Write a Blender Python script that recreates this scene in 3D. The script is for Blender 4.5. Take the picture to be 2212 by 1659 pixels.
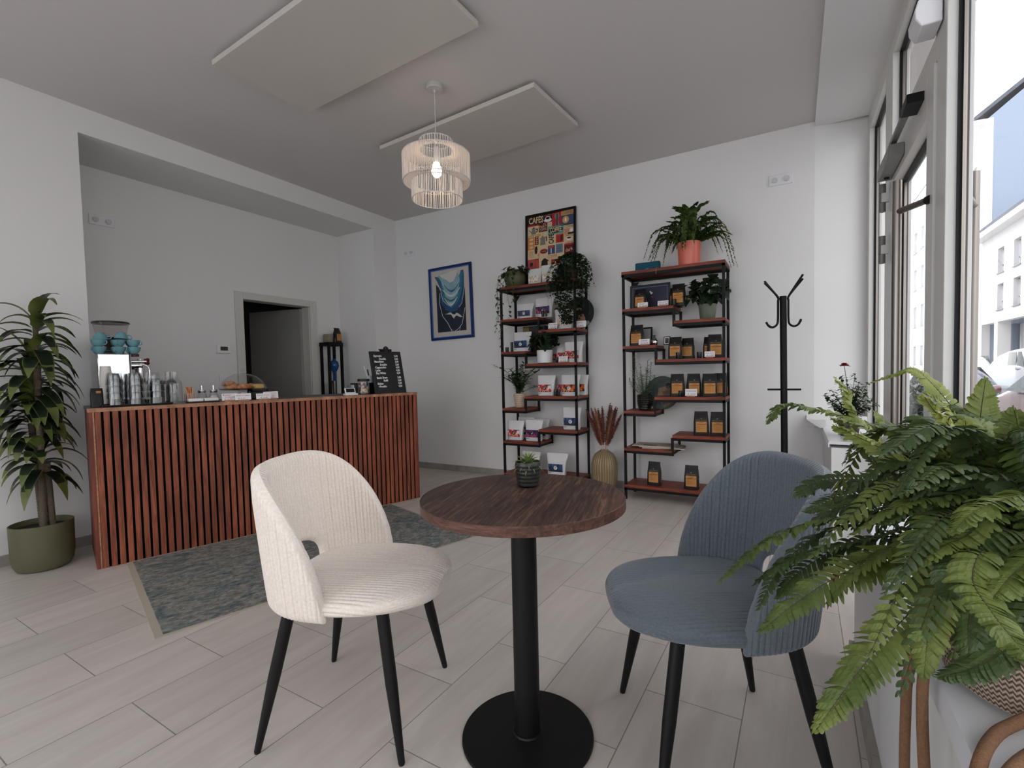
import bpy, math, random
import numpy as np
from mathutils import Vector, Matrix, Euler
random.seed(7); np.random.seed(7)
for o in list(bpy.data.objects): bpy.data.objects.remove(o)
sc = bpy.context.scene
COL = sc.collection
PI = math.pi
# ------------------------------------------------------------------ camera
FPX, PCX, PCY, CAMH = 1041.88, 1117.03, 847.15, 1.0993
YAW, PIT, ROL = .5224, -.0407, -.0222
fw = Vector((-math.sin(YAW)*math.cos(PIT), math.cos(YAW)*math.cos(PIT), math.sin(PIT)))
r0 = Vector((math.cos(YAW), math.sin(YAW), 0)); u0 = r0.cross(fw)
rr = r0*math.cos(ROL)+u0*math.sin(ROL); uu = -r0*math.sin(ROL)+u0*math.cos(ROL)
cd = bpy.data.cameras.new('camera'); cam = bpy.data.objects.new('camera', cd); COL.objects.link(cam)
M = Matrix(((rr.x, uu.x, -fw.x, 0), (rr.y, uu.y, -fw.y, 0), (rr.z, uu.z, -fw.z, CAMH), (0, 0, 0, 1)))
cam.matrix_world = M
cd.sensor_width = 36; cd.lens = FPX/2212*36; cd.clip_start = .05; cd.clip_end = 500
cd.shift_x = -(PCX-1106)/2212; cd.shift_y = (PCY-829.5)/2212
sc.camera = cam
# ------------------------------------------------------------------ view, world, sun, portals
sc.view_settings.view_transform = 'Standard'; sc.view_settings.look = 'None'
sc.view_settings.gamma = 1; sc.view_settings.exposure = -0.35; sc.view_settings.use_curve_mapping = False
w = bpy.data.worlds.new('sky'); sc.world = w; w.use_nodes = True
nt = w.node_tree; nt.nodes.clear()
out = nt.nodes.new('ShaderNodeOutputWorld'); bg = nt.nodes.new('ShaderNodeBackground')
tc = nt.nodes.new('ShaderNodeTexCoord'); nz = nt.nodes.new('ShaderNodeTexNoise'); rp = nt.nodes.new('ShaderNodeValToRGB')
mp = nt.nodes.new('ShaderNodeMapping'); mp.inputs['Scale'].default_value = (1, 1, 2.6)
nz.inputs['Scale'].default_value = 3.2; nz.inputs['Detail'].default_value = 6
rp.color_ramp.elements[0].position = .36; rp.color_ramp.elements[0].color = (.60, .78, 1.0, 1)
rp.color_ramp.elements[1].position = .54; rp.color_ramp.elements[1].color = (1.0, .97, .965, 1)
nt.links.new(tc.outputs['Generated'], mp.inputs['Vector']); nt.links.new(mp.outputs[0], nz.inputs['Vector'])
nt.links.new(nz.outputs['Fac'], rp.inputs[0]); nt.links.new(rp.outputs[0], bg.inputs['Color'])
bg.inputs['Strength'].default_value = 4.2
nt.links.new(bg.outputs[0], out.inputs[0])
def sun_light():
    l = bpy.data.lights.new('sun', 'SUN'); l.energy = 3.2; l.angle = math.radians(3); l.color = (1, .96, .9)
    o = bpy.data.objects.new('sun', l); COL.objects.link(o)
    o.rotation_euler = Vector((.62, -.12, -.78)).to_track_quat('-Z', 'Y').to_euler()
sun_light()
def portal(name, x, y, z, sx, sy, rot):
    l = bpy.data.lights.new(name, 'AREA'); l.shape = 'RECTANGLE'; l.size = sx; l.size_y = sy
    l.cycles.is_portal = True
    o = bpy.data.objects.new(name, l); COL.objects.link(o); o.location = (x, y, z); o.rotation_euler = rot
portal('daylight_portal', .58, 1.2, 1.65, 2.5, 6.9, (0, PI/2, 0))
portal('daylight_portal_rear', -2.0, -2.12, 1.5, 3.6, 2.2, (PI/2, 0, 0))
# ------------------------------------------------------------------ materials
def S(r, g=None, b=None):
    if g is None: g = b = r
    f = lambda c: (c/255/12.92 if c/255 <= .04045 else ((c/255+.055)/1.055)**2.4)
    return (f(r), f(g), f(b), 1)
MATS = {}
def P(name, col, rough=.5, metal=0, spec=.5, trans=0, sheen=0, coat=0, emit=None, es=0, ior=1.45, bump=0, bscale=200, var=0, vscale=20, vcol=None, alpha=1, bdist=.01):
    if name in MATS: return MATS[name]
    m = bpy.data.materials.new(name); m.use_nodes = True; n = m.node_tree.nodes; L = m.node_tree.links
    b = n['Principled BSDF']; b.inputs['Base Color'].default_value = col
    b.inputs['Roughness'].default_value = rough; b.inputs['Metallic'].default_value = metal
    b.inputs['Specular IOR Level'].default_value = spec; b.inputs['Transmission Weight'].default_value = trans
    b.inputs['Sheen Weight'].default_value = sheen; b.inputs['Coat Weight'].default_value = coat; b.inputs['IOR'].default_value = ior
    if emit: b.inputs['Emission Color'].default_value = emit; b.inputs['Emission Strength'].default_value = es
    tcn = None
    if bump or var:
        tcn = n.new('ShaderNodeTexCoord')
    if bump:
        t = n.new('ShaderNodeTexNoise'); t.inputs['Scale'].default_value = bscale; t.inputs['Detail'].default_value = 3
        bm = n.new('ShaderNodeBump'); bm.inputs['Strength'].default_value = bump; bm.inputs['Distance'].default_value = bdist
        L.new(tcn.outputs['Object'], t.inputs['Vector']); L.new(t.outputs['Fac'], bm.inputs['Height']); L.new(bm.outputs[0], b.inputs['Normal'])
    if var:
        t = n.new('ShaderNodeTexNoise'); t.inputs['Scale'].default_value = vscale; t.inputs['Detail'].default_value = 4
        r = n.new('ShaderNodeValToRGB'); c2 = vcol or tuple(min(1, c*(1-var)) for c in col[:3])+(1,)
        r.color_ramp.elements[0].position = .35; r.color_ramp.elements[1].position = .65
        r.color_ramp.elements[0].color = c2; r.color_ramp.elements[1].color = col
        L.new(tcn.outputs['Object'], t.inputs['Vector']); L.new(t.outputs['Fac'], r.inputs[0]); L.new(r.outputs[0], b.inputs['Base Color'])
    MATS[name] = m; return m
def wood(name, c1, c2, c3, axis=0, fine=60, stretch=14, rough=.5, plank=None, big=2.0):
    """streaky grain running along the given local axis"""
    if name in MATS: return MATS[name]
    m = bpy.data.materials.new(name); m.use_nodes = True; n = m.node_tree.nodes; L = m.node_tree.links
    b = n['Principled BSDF']; b.inputs['Roughness'].default_value = rough; b.inputs['Specular IOR Level'].default_value = .35
    tcn = n.new('ShaderNodeTexCoord'); mp = n.new('ShaderNodeMapping')
    s = [fine, fine, fine]; s[axis] = fine/stretch; mp.inputs['Scale'].default_value = s
    L.new(tcn.outputs['Object'], mp.inputs['Vector'])
    t = n.new('ShaderNodeTexNoise'); t.inputs['Scale'].default_value = 1; t.inputs['Detail'].default_value = 5; t.inputs['Roughness'].default_value = .65; t.inputs['Distortion'].default_value = .6
    L.new(mp.outputs[0], t.inputs['Vector'])
    r = n.new('ShaderNodeValToRGB'); r.color_ramp.elements[0].position = .3; r.color_ramp.elements[1].position = .72
    r.color_ramp.elements[0].color = c1; r.color_ramp.elements[1].color = c3
    e = r.color_ramp.elements.new(.5); e.color = c2
    L.new(t.outputs['Fac'], r.inputs[0])
    mp2 = n.new('ShaderNodeMapping'); s2 = [big*6, big*6, big*6]; s2[axis] = big; mp2.inputs['Scale'].default_value = s2
    L.new(tcn.outputs['Object'], mp2.inputs['Vector'])
    t2 = n.new('ShaderNodeTexNoise'); t2.inputs['Scale'].default_value = 1; t2.inputs['Detail'].default_value = 2
    L.new(mp2.outputs[0], t2.inputs['Vector'])
    r2 = n.new('ShaderNodeValToRGB'); r2.color_ramp.elements[0].position = .35; r2.color_ramp.elements[1].position = .65
    r2.color_ramp.elements[0].color = (.62, .62, .62, 1); r2.color_ramp.elements[1].color = (1.15, 1.1, 1.05, 1)
    L.new(t2.outputs['Fac'], r2.inputs[0])
    mx = n.new('ShaderNodeMix'); mx.data_type = 'RGBA'; mx.blend_type = 'MULTIPLY'; mx.inputs[0].default_value = 1
    L.new(r.outputs[0], mx.inputs[6]); L.new(r2.outputs[0], mx.inputs[7])
    src = mx.outputs[2]
    if plank:   # plank = (axis across, width): every board has its own tone
        sp = n.new('ShaderNodeSeparateXYZ'); L.new(tcn.outputs['Object'], sp.inputs[0])
        dv = n.new('ShaderNodeMath'); dv.operation = 'DIVIDE'; dv.inputs[1].default_value = plank[1]; L.new(sp.outputs[plank[0]], dv.inputs[0])
        fl = n.new('ShaderNodeMath'); fl.operation = 'FLOOR'; L.new(dv.outputs[0], fl.inputs[0])
        wn = n.new('ShaderNodeTexWhiteNoise'); wn.noise_dimensions = '1D'; L.new(fl.outputs[0], wn.inputs['W'])
        r3 = n.new('ShaderNodeValToRGB'); r3.color_ramp.elements[0].color = (.72, .72, .72, 1); r3.color_ramp.elements[1].color = (1.2, 1.12, 1.05, 1)
        L.new(wn.outputs['Value'], r3.inputs[0])
        m3 = n.new('ShaderNodeMix'); m3.data_type = 'RGBA'; m3.blend_type = 'MULTIPLY'; m3.inputs[0].default_value = 1
        L.new(src, m3.inputs[6]); L.new(r3.outputs[0], m3.inputs[7]); src = m3.outputs[2]
    L.new(src, b.inputs['Base Color'])
    bm = n.new('ShaderNodeBump'); bm.inputs['Strength'].default_value = .12; bm.inputs['Distance'].default_value = .002
    L.new(t.outputs['Fac'], bm.inputs['Height']); L.new(bm.outputs[0], b.inputs['Normal'])
    MATS[name] = m; return m
def thin_glass(name, tint=(.97, .99, .98, 1), refl=1.0, base=.03, edge=.9, rough=.0):
    if name in MATS: return MATS[name]
    m = bpy.data.materials.new(name); m.use_nodes = True; n = m.node_tree.nodes; L = m.node_tree.links; n.clear()
    o = n.new('ShaderNodeOutputMaterial'); tr = n.new('ShaderNodeBsdfTransparent'); gl = n.new('ShaderNodeBsdfGlossy')
    tr.inputs[0].default_value = tint; gl.inputs['Roughness'].default_value = rough
    gl.inputs[0].default_value = (refl, refl, refl, 1)
    lw = n.new('ShaderNodeLayerWeight'); lw.inputs['Blend'].default_value = .5     # Schlick reflectance, same from both sides
    pw = n.new('ShaderNodeMath'); pw.operation = 'POWER'; pw.inputs[1].default_value = 5; L.new(lw.outputs['Facing'], pw.inputs[0])
    mx = n.new('ShaderNodeMixShader')
    ml = n.new('ShaderNodeMath'); ml.operation = 'MULTIPLY_ADD'; ml.inputs[1].default_value = edge; ml.inputs[2].default_value = base; ml.use_clamp = True
    L.new(pw.outputs[0], ml.inputs[0]); L.new(ml.outputs[0], mx.inputs[0])
    L.new(tr.outputs[0], mx.inputs[1]); L.new(gl.outputs[0], mx.inputs[2]); L.new(mx.outputs[0], o.inputs[0])
    MATS[name] = m; return m
def leafmat(name, c1, c2, trans=.3, scale=9, rough=.45):
    if name in MATS: return MATS[name]
    m = bpy.data.materials.new(name); m.use_nodes = True; n = m.node_tree.nodes; L = m.node_tree.links
    b = n['Principled BSDF']; b.inputs['Roughness'].default_value = rough; b.inputs['Specular IOR Level'].default_value = .35
    o = n['Material Output']
    tcn = n.new('ShaderNodeTexCoord'); t = n.new('ShaderNodeTexNoise'); t.inputs['Scale'].default_value = scale; t.inputs['Detail'].default_value = 3
    r = n.new('ShaderNodeValToRGB'); r.color_ramp.elements[0].position = .38; r.color_ramp.elements[1].position = .62
    r.color_ramp.elements[0].color = c1; r.color_ramp.elements[1].color = c2
    L.new(tcn.outputs['Object'], t.inputs['Vector']); L.new(t.outputs['Fac'], r.inputs[0]); L.new(r.outputs[0], b.inputs['Base Color'])
    tl = n.new('ShaderNodeBsdfTranslucent'); L.new(r.outputs[0], tl.inputs[0])
    mx = n.new('ShaderNodeMixShader'); mx.inputs[0].default_value = trans
    L.new(b.outputs[0], mx.inputs[1]); L.new(tl.outputs[0], mx.inputs[2]); L.new(mx.outputs[0], o.inputs[0])
    MATS[name] = m; return m
def floor_mat():
    m = bpy.data.materials.new('floor_tiles'); m.use_nodes = True; n = m.node_tree.nodes; L = m.node_tree.links
    b = n['Principled BSDF']; b.inputs['Specular IOR Level'].default_value = .5
    tcn = n.new('ShaderNodeTexCoord'); sp = n.new('ShaderNodeSeparateXYZ'); L.new(tcn.outputs['Object'], sp.inputs[0])
    ty = -.0129; W = .302; U0 = 1.0016; V0 = -2.8784
    def lin(a, bb, c):
        m1 = n.new('ShaderNodeMath'); m1.operation = 'MULTIPLY'; m1.inputs[1].default_value = a; L.new(sp.outputs[0], m1.inputs[0])
        m2 = n.new('ShaderNodeMath'); m2.operation = 'MULTIPLY_ADD'; m2.inputs[1].default_value = bb; L.new(sp.outputs[1], m2.inputs[0]); L.new(m1.outputs[0], m2.inputs[2])
        m3 = n.new('ShaderNodeMath'); m3.operation = 'ADD'; m3.inputs[1].default_value = c; L.new(m2.outputs[0], m3.inputs[0]); return m3.outputs[0]
    u = lin(-math.sin(ty), math.cos(ty), -(U0+W)+60*W+.0015)      # along the planks
    v = lin(math.cos(ty), math.sin(ty), -V0+40*W+.0015)
    cb = n.new('ShaderNodeCombineXYZ'); L.new(u, cb.inputs[0]); L.new(v, cb.inputs[1])
    br = n.new('ShaderNodeTexBrick'); br.offset = .5; br.offset_frequency = 2; br.squash = 1
    br.inputs['Scale'].default_value = 1; br.inputs['Brick Width'].default_value = 2*W; br.inputs['Row Height'].default_value = W
    br.inputs['Mortar Size'].default_value = .0018; br.inputs['Mortar Smooth'].default_value = .2; br.inputs['Bias'].default_value = 0
    br.inputs['Color1'].default_value = (1, 1, 1, 1); br.inputs['Color2'].default_value = (.9, .9, .9, 1); br.inputs['Mortar'].default_value = (.42, .40, .38, 1)
    L.new(cb.outputs[0], br.inputs['Vector'])
    mp = n.new('ShaderNodeMapping'); mp.inputs['Scale'].default_value = (1.2, 9, 1); L.new(cb.outputs[0], mp.inputs['Vector'])
    t = n.new('ShaderNodeTexNoise'); t.inputs['Scale'].default_value = 1.6; t.inputs['Detail'].default_value = 7; t.inputs['Roughness'].default_value = .62; t.inputs['Distortion'].default_value = .5
    L.new(mp.outputs[0], t.inputs['Vector'])
    r = n.new('ShaderNodeValToRGB'); r.color_ramp.elements[0].position = .3; r.color_ramp.elements[1].position = .75
    r.color_ramp.elements[0].color = S(194, 185, 177); r.color_ramp.elements[1].color = S(213, 205, 196)
    L.new(t.outputs['Fac'], r.inputs[0])
    mx = n.new('ShaderNodeMix'); mx.data_type = 'RGBA'; mx.blend_type = 'MULTIPLY'; mx.inputs[0].default_value = 1
    L.new(r.outputs[0], mx.inputs[6]); L.new(br.outputs['Color'], mx.inputs[7]); L.new(mx.outputs[2], b.inputs['Base Color'])
    rr_ = n.new('ShaderNodeMapRange'); rr_.inputs['To Min'].default_value = .34; rr_.inputs['To Max'].default_value = .48; L.new(t.outputs['Fac'], rr_.inputs[0]); L.new(rr_.outputs[0], b.inputs['Roughness'])
    bm = n.new('ShaderNodeBump'); bm.inputs['Strength'].default_value = .35; bm.inputs['Distance'].default_value = .002; bm.invert = True
    L.new(br.outputs['Fac'], bm.inputs['Height']); L.new(bm.outputs[0], b.inputs['Normal'])
    return m
wall_m = P('white_wall_paint', S(228, 227, 225), .9, spec=.2, bump=.04, bscale=350)
ceil_m = P('ceiling_paint', S(209, 205, 203), .95, spec=.1, bump=.03, bscale=300)
floor_m = floor_mat()
base_m = P('grey_skirting_tile', S(160, 154, 147), .45, var=.15, vscale=12)
frame_m = P('white_window_profile', S(214, 212, 207), .4)
black_m = P('black_steel', S(14, 14, 15), .5, spec=.25)
gasket_m = P('black_rubber', S(10, 10, 11), .6)
steel_m = P('brushed_steel', S(150, 143, 136), .32, metal=1)
chrome_m = P('polished_chrome', S(225, 226, 228), .06, metal=1)
grey_m = P('grey_painted_metal', S(128, 126, 124), .45, metal=.3)
plastic_w = P('white_plastic', S(228, 228, 230), .35)
plastic_b = P('black_plastic', S(18, 18, 19), .35)
slat_m = wood('walnut_slats', S(108, 56, 38), S(146, 82, 58), S(172, 104, 76), 2, 90, 16, .55, (1, .04))
woodedge_m = wood('worktop_edge_wood', S(150, 104, 80), S(172, 126, 98), S(188, 144, 116), 1, 60, 10, .6)
shelfw_m = wood('red_brown_shelf_wood', S(90, 38, 24), S(130, 60, 40), S(160, 84, 58), 0, 70, 12, .5, big=3)
table_m = wood('dark_walnut_top', S(44, 32, 29), S(76, 56, 49), S(124, 94, 80), 1, 130, 16, .5, (0, .105), 3)
tedge_m = wood('walnut_edge_band', S(58, 38, 32), S(84, 58, 49), S(110, 80, 68), 0, 120, 10, .5)
felt_m = P('black_felt', S(12, 11, 11), .95, spec=.1)
worktop_m = P('dark_grey_worktop', S(66, 64, 64), .4)
glass_m = thin_glass('window_glass', (.985, .985, .99, 1), 1, .03, .30)
tumbler_m = thin_glass('drinking_glass', (.965, .975, .975, 1), 1, .05, .8, .03)
smoke_m = thin_glass('smoky_clear_plastic', (.86, .84, .84, 1), .9, .04, .7, .05)
soil_m = P('potting_soil', S(38, 28, 22), .95, bump=.5, bscale=60)
paper_m = P('white_card', S(232, 228, 230), .8)
redink_m = P('dark_red_ink', S(120, 30, 50), .8)
ink_m = P('black_ink', S(30, 28, 30), .8)
chalk_m = P('white_chalk', S(235, 235, 235), .9)
# ------------------------------------------------------------------ mesh builder
class MB:
    def __init__(s): s.v = []; s.f = []; s.mi = []; s.mats = []
    def idx(s, m):
        if m not in s.mats: s.mats.append(m)
        return s.mats.index(m)
    def add(s, V, F, m, M=None):
        k = len(s.v); i = s.idx(m)
        if M is not None: V = [M @ Vector(q) for q in V]
        s.v.extend([tuple(q) for q in V]); s.f.extend([tuple(k+a for a in f) for f in F]); s.mi.extend([i]*len(F)); return s
    def box(s, x0, x1, y0, y1, z0, z1, m, M=None):
        V = [(x0, y0, z0), (x1, y0, z0), (x1, y1, z0), (x0, y1, z0), (x0, y0, z1), (x1, y0, z1), (x1, y1, z1), (x0, y1, z1)]
        return s.add(V, [(3, 2, 1, 0), (4, 5, 6, 7), (0, 1, 5, 4), (1, 2, 6, 5), (2, 3, 7, 6), (3, 0, 4, 7)], m, M)
    def lathe(s, prof, m, n=24, M=None, cap=True, c=(0, 0, 0), sq=None):
        V = []; F = []
        for r, z in prof:
            for i in range(n):
                a = 2*PI*i/n; V.append((c[0]+r*math.cos(a)*(sq[0] if sq else 1), c[1]+r*math.sin(a)*(sq[1] if sq else 1), c[2]+z))
        for j in range(len(prof)-1):
            for i in range(n):
                a = j*n+i; b = j*n+(i+1) % n; F.append((a, b, b+n, a+n))
        if cap:
            if prof[0][0] > 1e-5: F.append(tuple(reversed(range(n))))
            if prof[-1][0] > 1e-5: F.append(tuple((len(prof)-1)*n+i for i in range(n)))
        return s.add(V, F, m, M)
    def tube(s, pts, r, m, n=8, M=None, cap=True):
        pts = [Vector(p) for p in pts]; K = len(pts); V = []; F = []
        rs = r if isinstance(r, (list, tuple)) else [r]*K
        t0 = (pts[1]-pts[0]).normalized(); a = Vector((0, 0, 1)) if abs(t0.z) < .9 else Vector((1, 0, 0)); nx = t0.cross(a).normalized()
        for i, p in enumerate(pts):
            t = (pts[min(i+1, K-1)]-pts[max(i-1, 0)])
            t = t.normalized() if t.length > 1e-9 else t0
            nx = (nx-t*nx.dot(t)); nx = nx.normalized() if nx.length > 1e-6 else t.orthogonal().normalized(); ny = t.cross(nx)
            for k in range(n):
                q = 2*PI*k/n; V.append(p+(nx*math.cos(q)+ny*math.sin(q))*rs[i])
        for j in range(K-1):
            for k in range(n): F.append((j*n+k, j*n+(k+1) % n, (j+1)*n+(k+1) % n, (j+1)*n+k))
        if cap: F.append(tuple(reversed(range(n)))); F.append(tuple((K-1)*n+k for k in range(n)))
        return s.add(V, F, m, M)
    def grid(s, fn, nu, nv, m, M=None, closeu=False):
        V = [fn(i/(nu if closeu else nu-1), j/(nv-1)) for j in range(nv) for i in range(nu)]; F = []
        for j in range(nv-1):
            for i in range(nu if closeu else nu-1):
                i2 = (i+1) % nu; F.append((j*nu+i, j*nu+i2, (j+1)*nu+i2, (j+1)*nu+i))
        return s.add(V, F, m, M)
    def poly(s, pts, m, M=None, th=0):
        """flat outline in local XY, optionally given a thickness along +Z"""
        n = len(pts)
        if not th: return s.add([(p[0], p[1], 0) for p in pts], [tuple(range(n))], m, M)
        V = [(p[0], p[1], 0) for p in pts]+[(p[0], p[1], th) for p in pts]
        F = [tuple(reversed(range(n))), tuple(range(n, 2*n))]+[(i, (i+1) % n, n+(i+1) % n, n+i) for i in range(n)]
        return s.add(V, F, m, M)
    def text(s, txt, size, m, M, align='CENTER', squash=1.0, bold=0.0, maxw=None):
        cu = bpy.data.curves.new('lettering', 'FONT'); cu.body = txt; cu.size = size; cu.align_x = align; cu.align_y = 'CENTER'; cu.offset = bold
        cu.resolution_u = 2
        o = bpy.data.objects.new('lettering', cu); COL.objects.link(o)
        dg = bpy.context.evaluated_depsgraph_get(); dg.update(); me = bpy.data.meshes.new_from_object(o.evaluated_get(dg))
        V = [v.co.copy() for v in me.vertices]; F = [tuple(p.vertices) for p in me.polygons]
        bpy.data.objects.remove(o); bpy.data.curves.remove(cu); bpy.data.meshes.remove(me)
        if V:
            if maxw:
                w_ = max(v.x for v in V)-min(v.x for v in V); squash = min(1.4, maxw/w_)
            s.add([(v.x*squash, v.y, 0) for v in V], F, m, M)
        return s
    def build(s, name, parent=None, smooth=40, loc=None, rot=None, bevel=0):
        me = bpy.data.meshes.new(name); me.from_pydata(s.v, [], s.f)
        for m in s.mats: me.materials.append(m)
        me.polygons.foreach_set('material_index', s.mi); me.update()
        if smooth:
            me.polygons.foreach_set('use_smooth', [True]*len(me.polygons))
            try: me.set_sharp_from_angle(angle=math.radians(smooth))
            except Exception: pass
        o = bpy.data.objects.new(name, me); COL.objects.link(o)
        if parent: o.parent = parent
        if loc: o.location = loc
        if rot: o.rotation_euler = rot
        if bevel:
            b = o.modifiers.new('bevel', 'BEVEL'); b.width = bevel; b.segments = 2; b.limit_method = 'ANGLE'
        return o
def tag(o, label, cat, group=None, kind=None):
    o['label'] = label; o['category'] = cat
    if group: o['group'] = group
    if kind: o['kind'] = kind
    return o
def thing(name, label, cat, loc=(0, 0, 0), rz=0, group=None):
    o = bpy.data.objects.new(name, None); COL.objects.link(o); o.location = loc; o.rotation_euler = (0, 0, rz); o.empty_display_size = .1
    return tag(o, label, cat, group)
def struct(o): o['kind'] = 'structure'; return o
def dup(root, loc, rz=None, label=None, group=None, rot=None):
    r = root.copy(); COL.objects.link(r); r.location = loc
    if rz is not None: r.rotation_euler = (0, 0, rz)
    if rot: r.rotation_euler = rot
    if label: r['label'] = label
    if group: r['group'] = group
    def rec(a, b):
        for ch in list(a.children):
            c = ch.copy(); COL.objects.link(c); c.parent = b; rec(ch, c)
    rec(root, r); return r
T = Matrix.Translation
def Rx(a): return Matrix.Rotation(a, 4, 'X')
def Ry(a): return Matrix.Rotation(a, 4, 'Y')
def Rz(a): return Matrix.Rotation(a, 4, 'Z')
FRONT = Rx(PI/2)     # local XY drawing -> stands up, seen from -Y
def bez(pts, n):
    """smooth polyline through the points (Catmull-Rom)"""
    p = [Vector(q) for q in pts]; p = [p[0]*2-p[1]]+p+[p[-1]*2-p[-2]]; out = []; segs = len(p)-3
    for k in range(n):
        t = k/(n-1)*segs; i = min(int(t), segs-1); t -= i; a, b, c, d = p[i:i+4]
        out.append(.5*((2*b)+(c-a)*t+(2*a-5*b+4*c-d)*t*t+(3*b-a-3*c+d)*t**3))
    return out
# ------------------------------------------------------------------ room shell
XL, XN, YB, ZC, ZS, YN, YP = -4.13, -4.73, 4.35, 2.935, 2.76, 1.40, 3.99
XI, XF, ZF = .13, .465, 2.85
YR = -2.2
struct(MB().box(-7.2, .75, YR-.2, 4.8, -.12, 0, floor_m).build('floor'))
struct(MB().box(-7.2, .80, YR-.2, 4.9, ZC, ZC+.25, ceil_m).build('ceiling'))
struct(MB().box(-4.85, XI, YB, YB+.3, 0, ZC, wall_m).build('wall_back'))
mb = MB(); mb.box(XN-.12, XL, YR, YN, 0, ZC, wall_m); mb.box(XN-.12, XL, YP, YB, 0, ZC, wall_m); mb.box(XN-.12, XL, YN, YP, ZS, ZC, wall_m)
struct(mb.build('wall_left'))
mb = MB(); DY0, DY1, DZ = 2.80, 3.585, 1.90
mb.box(XN-.12, XN, YN, DY0, 0, ZS, wall_m); mb.box(XN-.12, XN, DY1, YP, 0, ZS, wall_m); mb.box(XN-.12, XN, DY0, DY1, DZ, ZS, wall_m)
struct(mb.build('wall_niche'))
dark_m = P('store_room_painted_shade', S(150, 146, 142), .9)  # darkness of the unlit store room put into the wall grey
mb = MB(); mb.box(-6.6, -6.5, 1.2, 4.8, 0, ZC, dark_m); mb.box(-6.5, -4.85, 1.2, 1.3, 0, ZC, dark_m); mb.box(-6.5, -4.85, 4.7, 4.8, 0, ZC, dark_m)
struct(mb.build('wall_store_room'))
# splayed reveal beside the shop front, lowered head over the windows
mb = MB(); mb.add([(XI, YB, 0), (XF+.18, YB+.13, 0), (XF+.18, YB+.3, 0), (XI, YB+.3, 0), (XI, YB, ZC), (XF+.18, YB+.13, ZC), (XF+.18, YB+.3, ZC), (XI, YB+.3, ZC)],
    [(3, 2, 1, 0), (4, 5, 6, 7), (0, 1, 5, 4), (1, 2, 6, 5), (2, 3, 7, 6), (3, 0, 4, 7)], wall_m); struct(mb.build('wall_reveal'))
struct(MB().box(XI, XF+.12, YR, YB+.02, 2.90, ZC+.2, wall_m).build('trim_1'))
PZ = .60
mb = MB(); mb.box(.195, XF+.075, YR, 2.15, 0, PZ, wall_m); mb.box(.195, XF+.075, 3.48, YB, 0, PZ, wall_m); struct(mb.build('wall_right'))
mb = MB(); mb.box(-5.0, -3.9, YR-.15, YR, 0, ZC, wall_m); mb.box(-.1, .7, YR-.15, YR, 0, ZC, wall_m); mb.box(-3.9, -.1, YR-.15, YR, 0, .35, wall_m); mb.box(-3.9, -.1, YR-.15, YR, 2.65, ZC, wall_m)  # middle opening takes the added fill window
struct(mb.build('wall_rear'))
def sill(y0, y1, name):
    prof = [(.178, .603), (.184, .603), (.184, .622), (XF, .622), (XF, .64), (.19, .64), (.182, .637), (.178, .63)]
    n = len(prof); V = [(x, y0, z) for x, z in prof]+[(x, y1, z) for x, z in prof]
    F = [tuple(range(n)), tuple(reversed(range(n, 2*n)))]+[(i, n+i, n+(i+1) % n, (i+1) % n) for i in range(n)]
    mb = MB(); mb.add(V, F, P('white_sill_board', S(226, 226, 228), .3)); return struct(mb.build(name, smooth=30))
sill(YR, 2.16, 'trim_2'); sill(3.47, YB+.02, 'trim_3')
mb = MB(); mb.add([(.08, 4.2, .70), (.20, 4.2, .70), (.20, 4.2, .64), (.16, 4.2, .64), (.08, 4.36, .70), (.20, 4.36, .70), (.20, 4.36, .64), (.16, 4.36, .64)],
    [(0, 1, 2, 3), (7, 6, 5, 4), (0, 4, 5, 1), (1, 5, 6, 2), (2, 6, 7, 3), (3, 7, 4, 0)], wall_m); mb.box(.08, .46, 4.3, 4.36, .64, .72, wall_m); struct(mb.build('trim_4'))
# skirting tiles
def skirt(name, x0, x1, y0, y1):
    mb = MB(); L_ = max(x1-x0, y1-y0); n = max(1, round(L_/.6))
    for i in range(n):
        g = .0015
        if x1-x0 > y1-y0: mb.box(x0+(x1-x0)*i/n+g, x0+(x1-x0)*(i+1)/n-g, y0, y1, 0, .068, base_m)
        else: mb.box(x0, x1, y0+(y1-y0)*i/n+g, y0+(y1-y0)*(i+1)/n-g, 0, .068, base_m)
    return struct(mb.build(name, smooth=0))
skirt('baseboard_back', XL, XI, YB-.012, YB); skirt('baseboard_left', XL, XL+.012, YR, YN); skirt('baseboard_pier', XL, XL+.012, YP, YB-.012)
skirt('baseboard_right', .178, .195, YR, 2.15)
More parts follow.
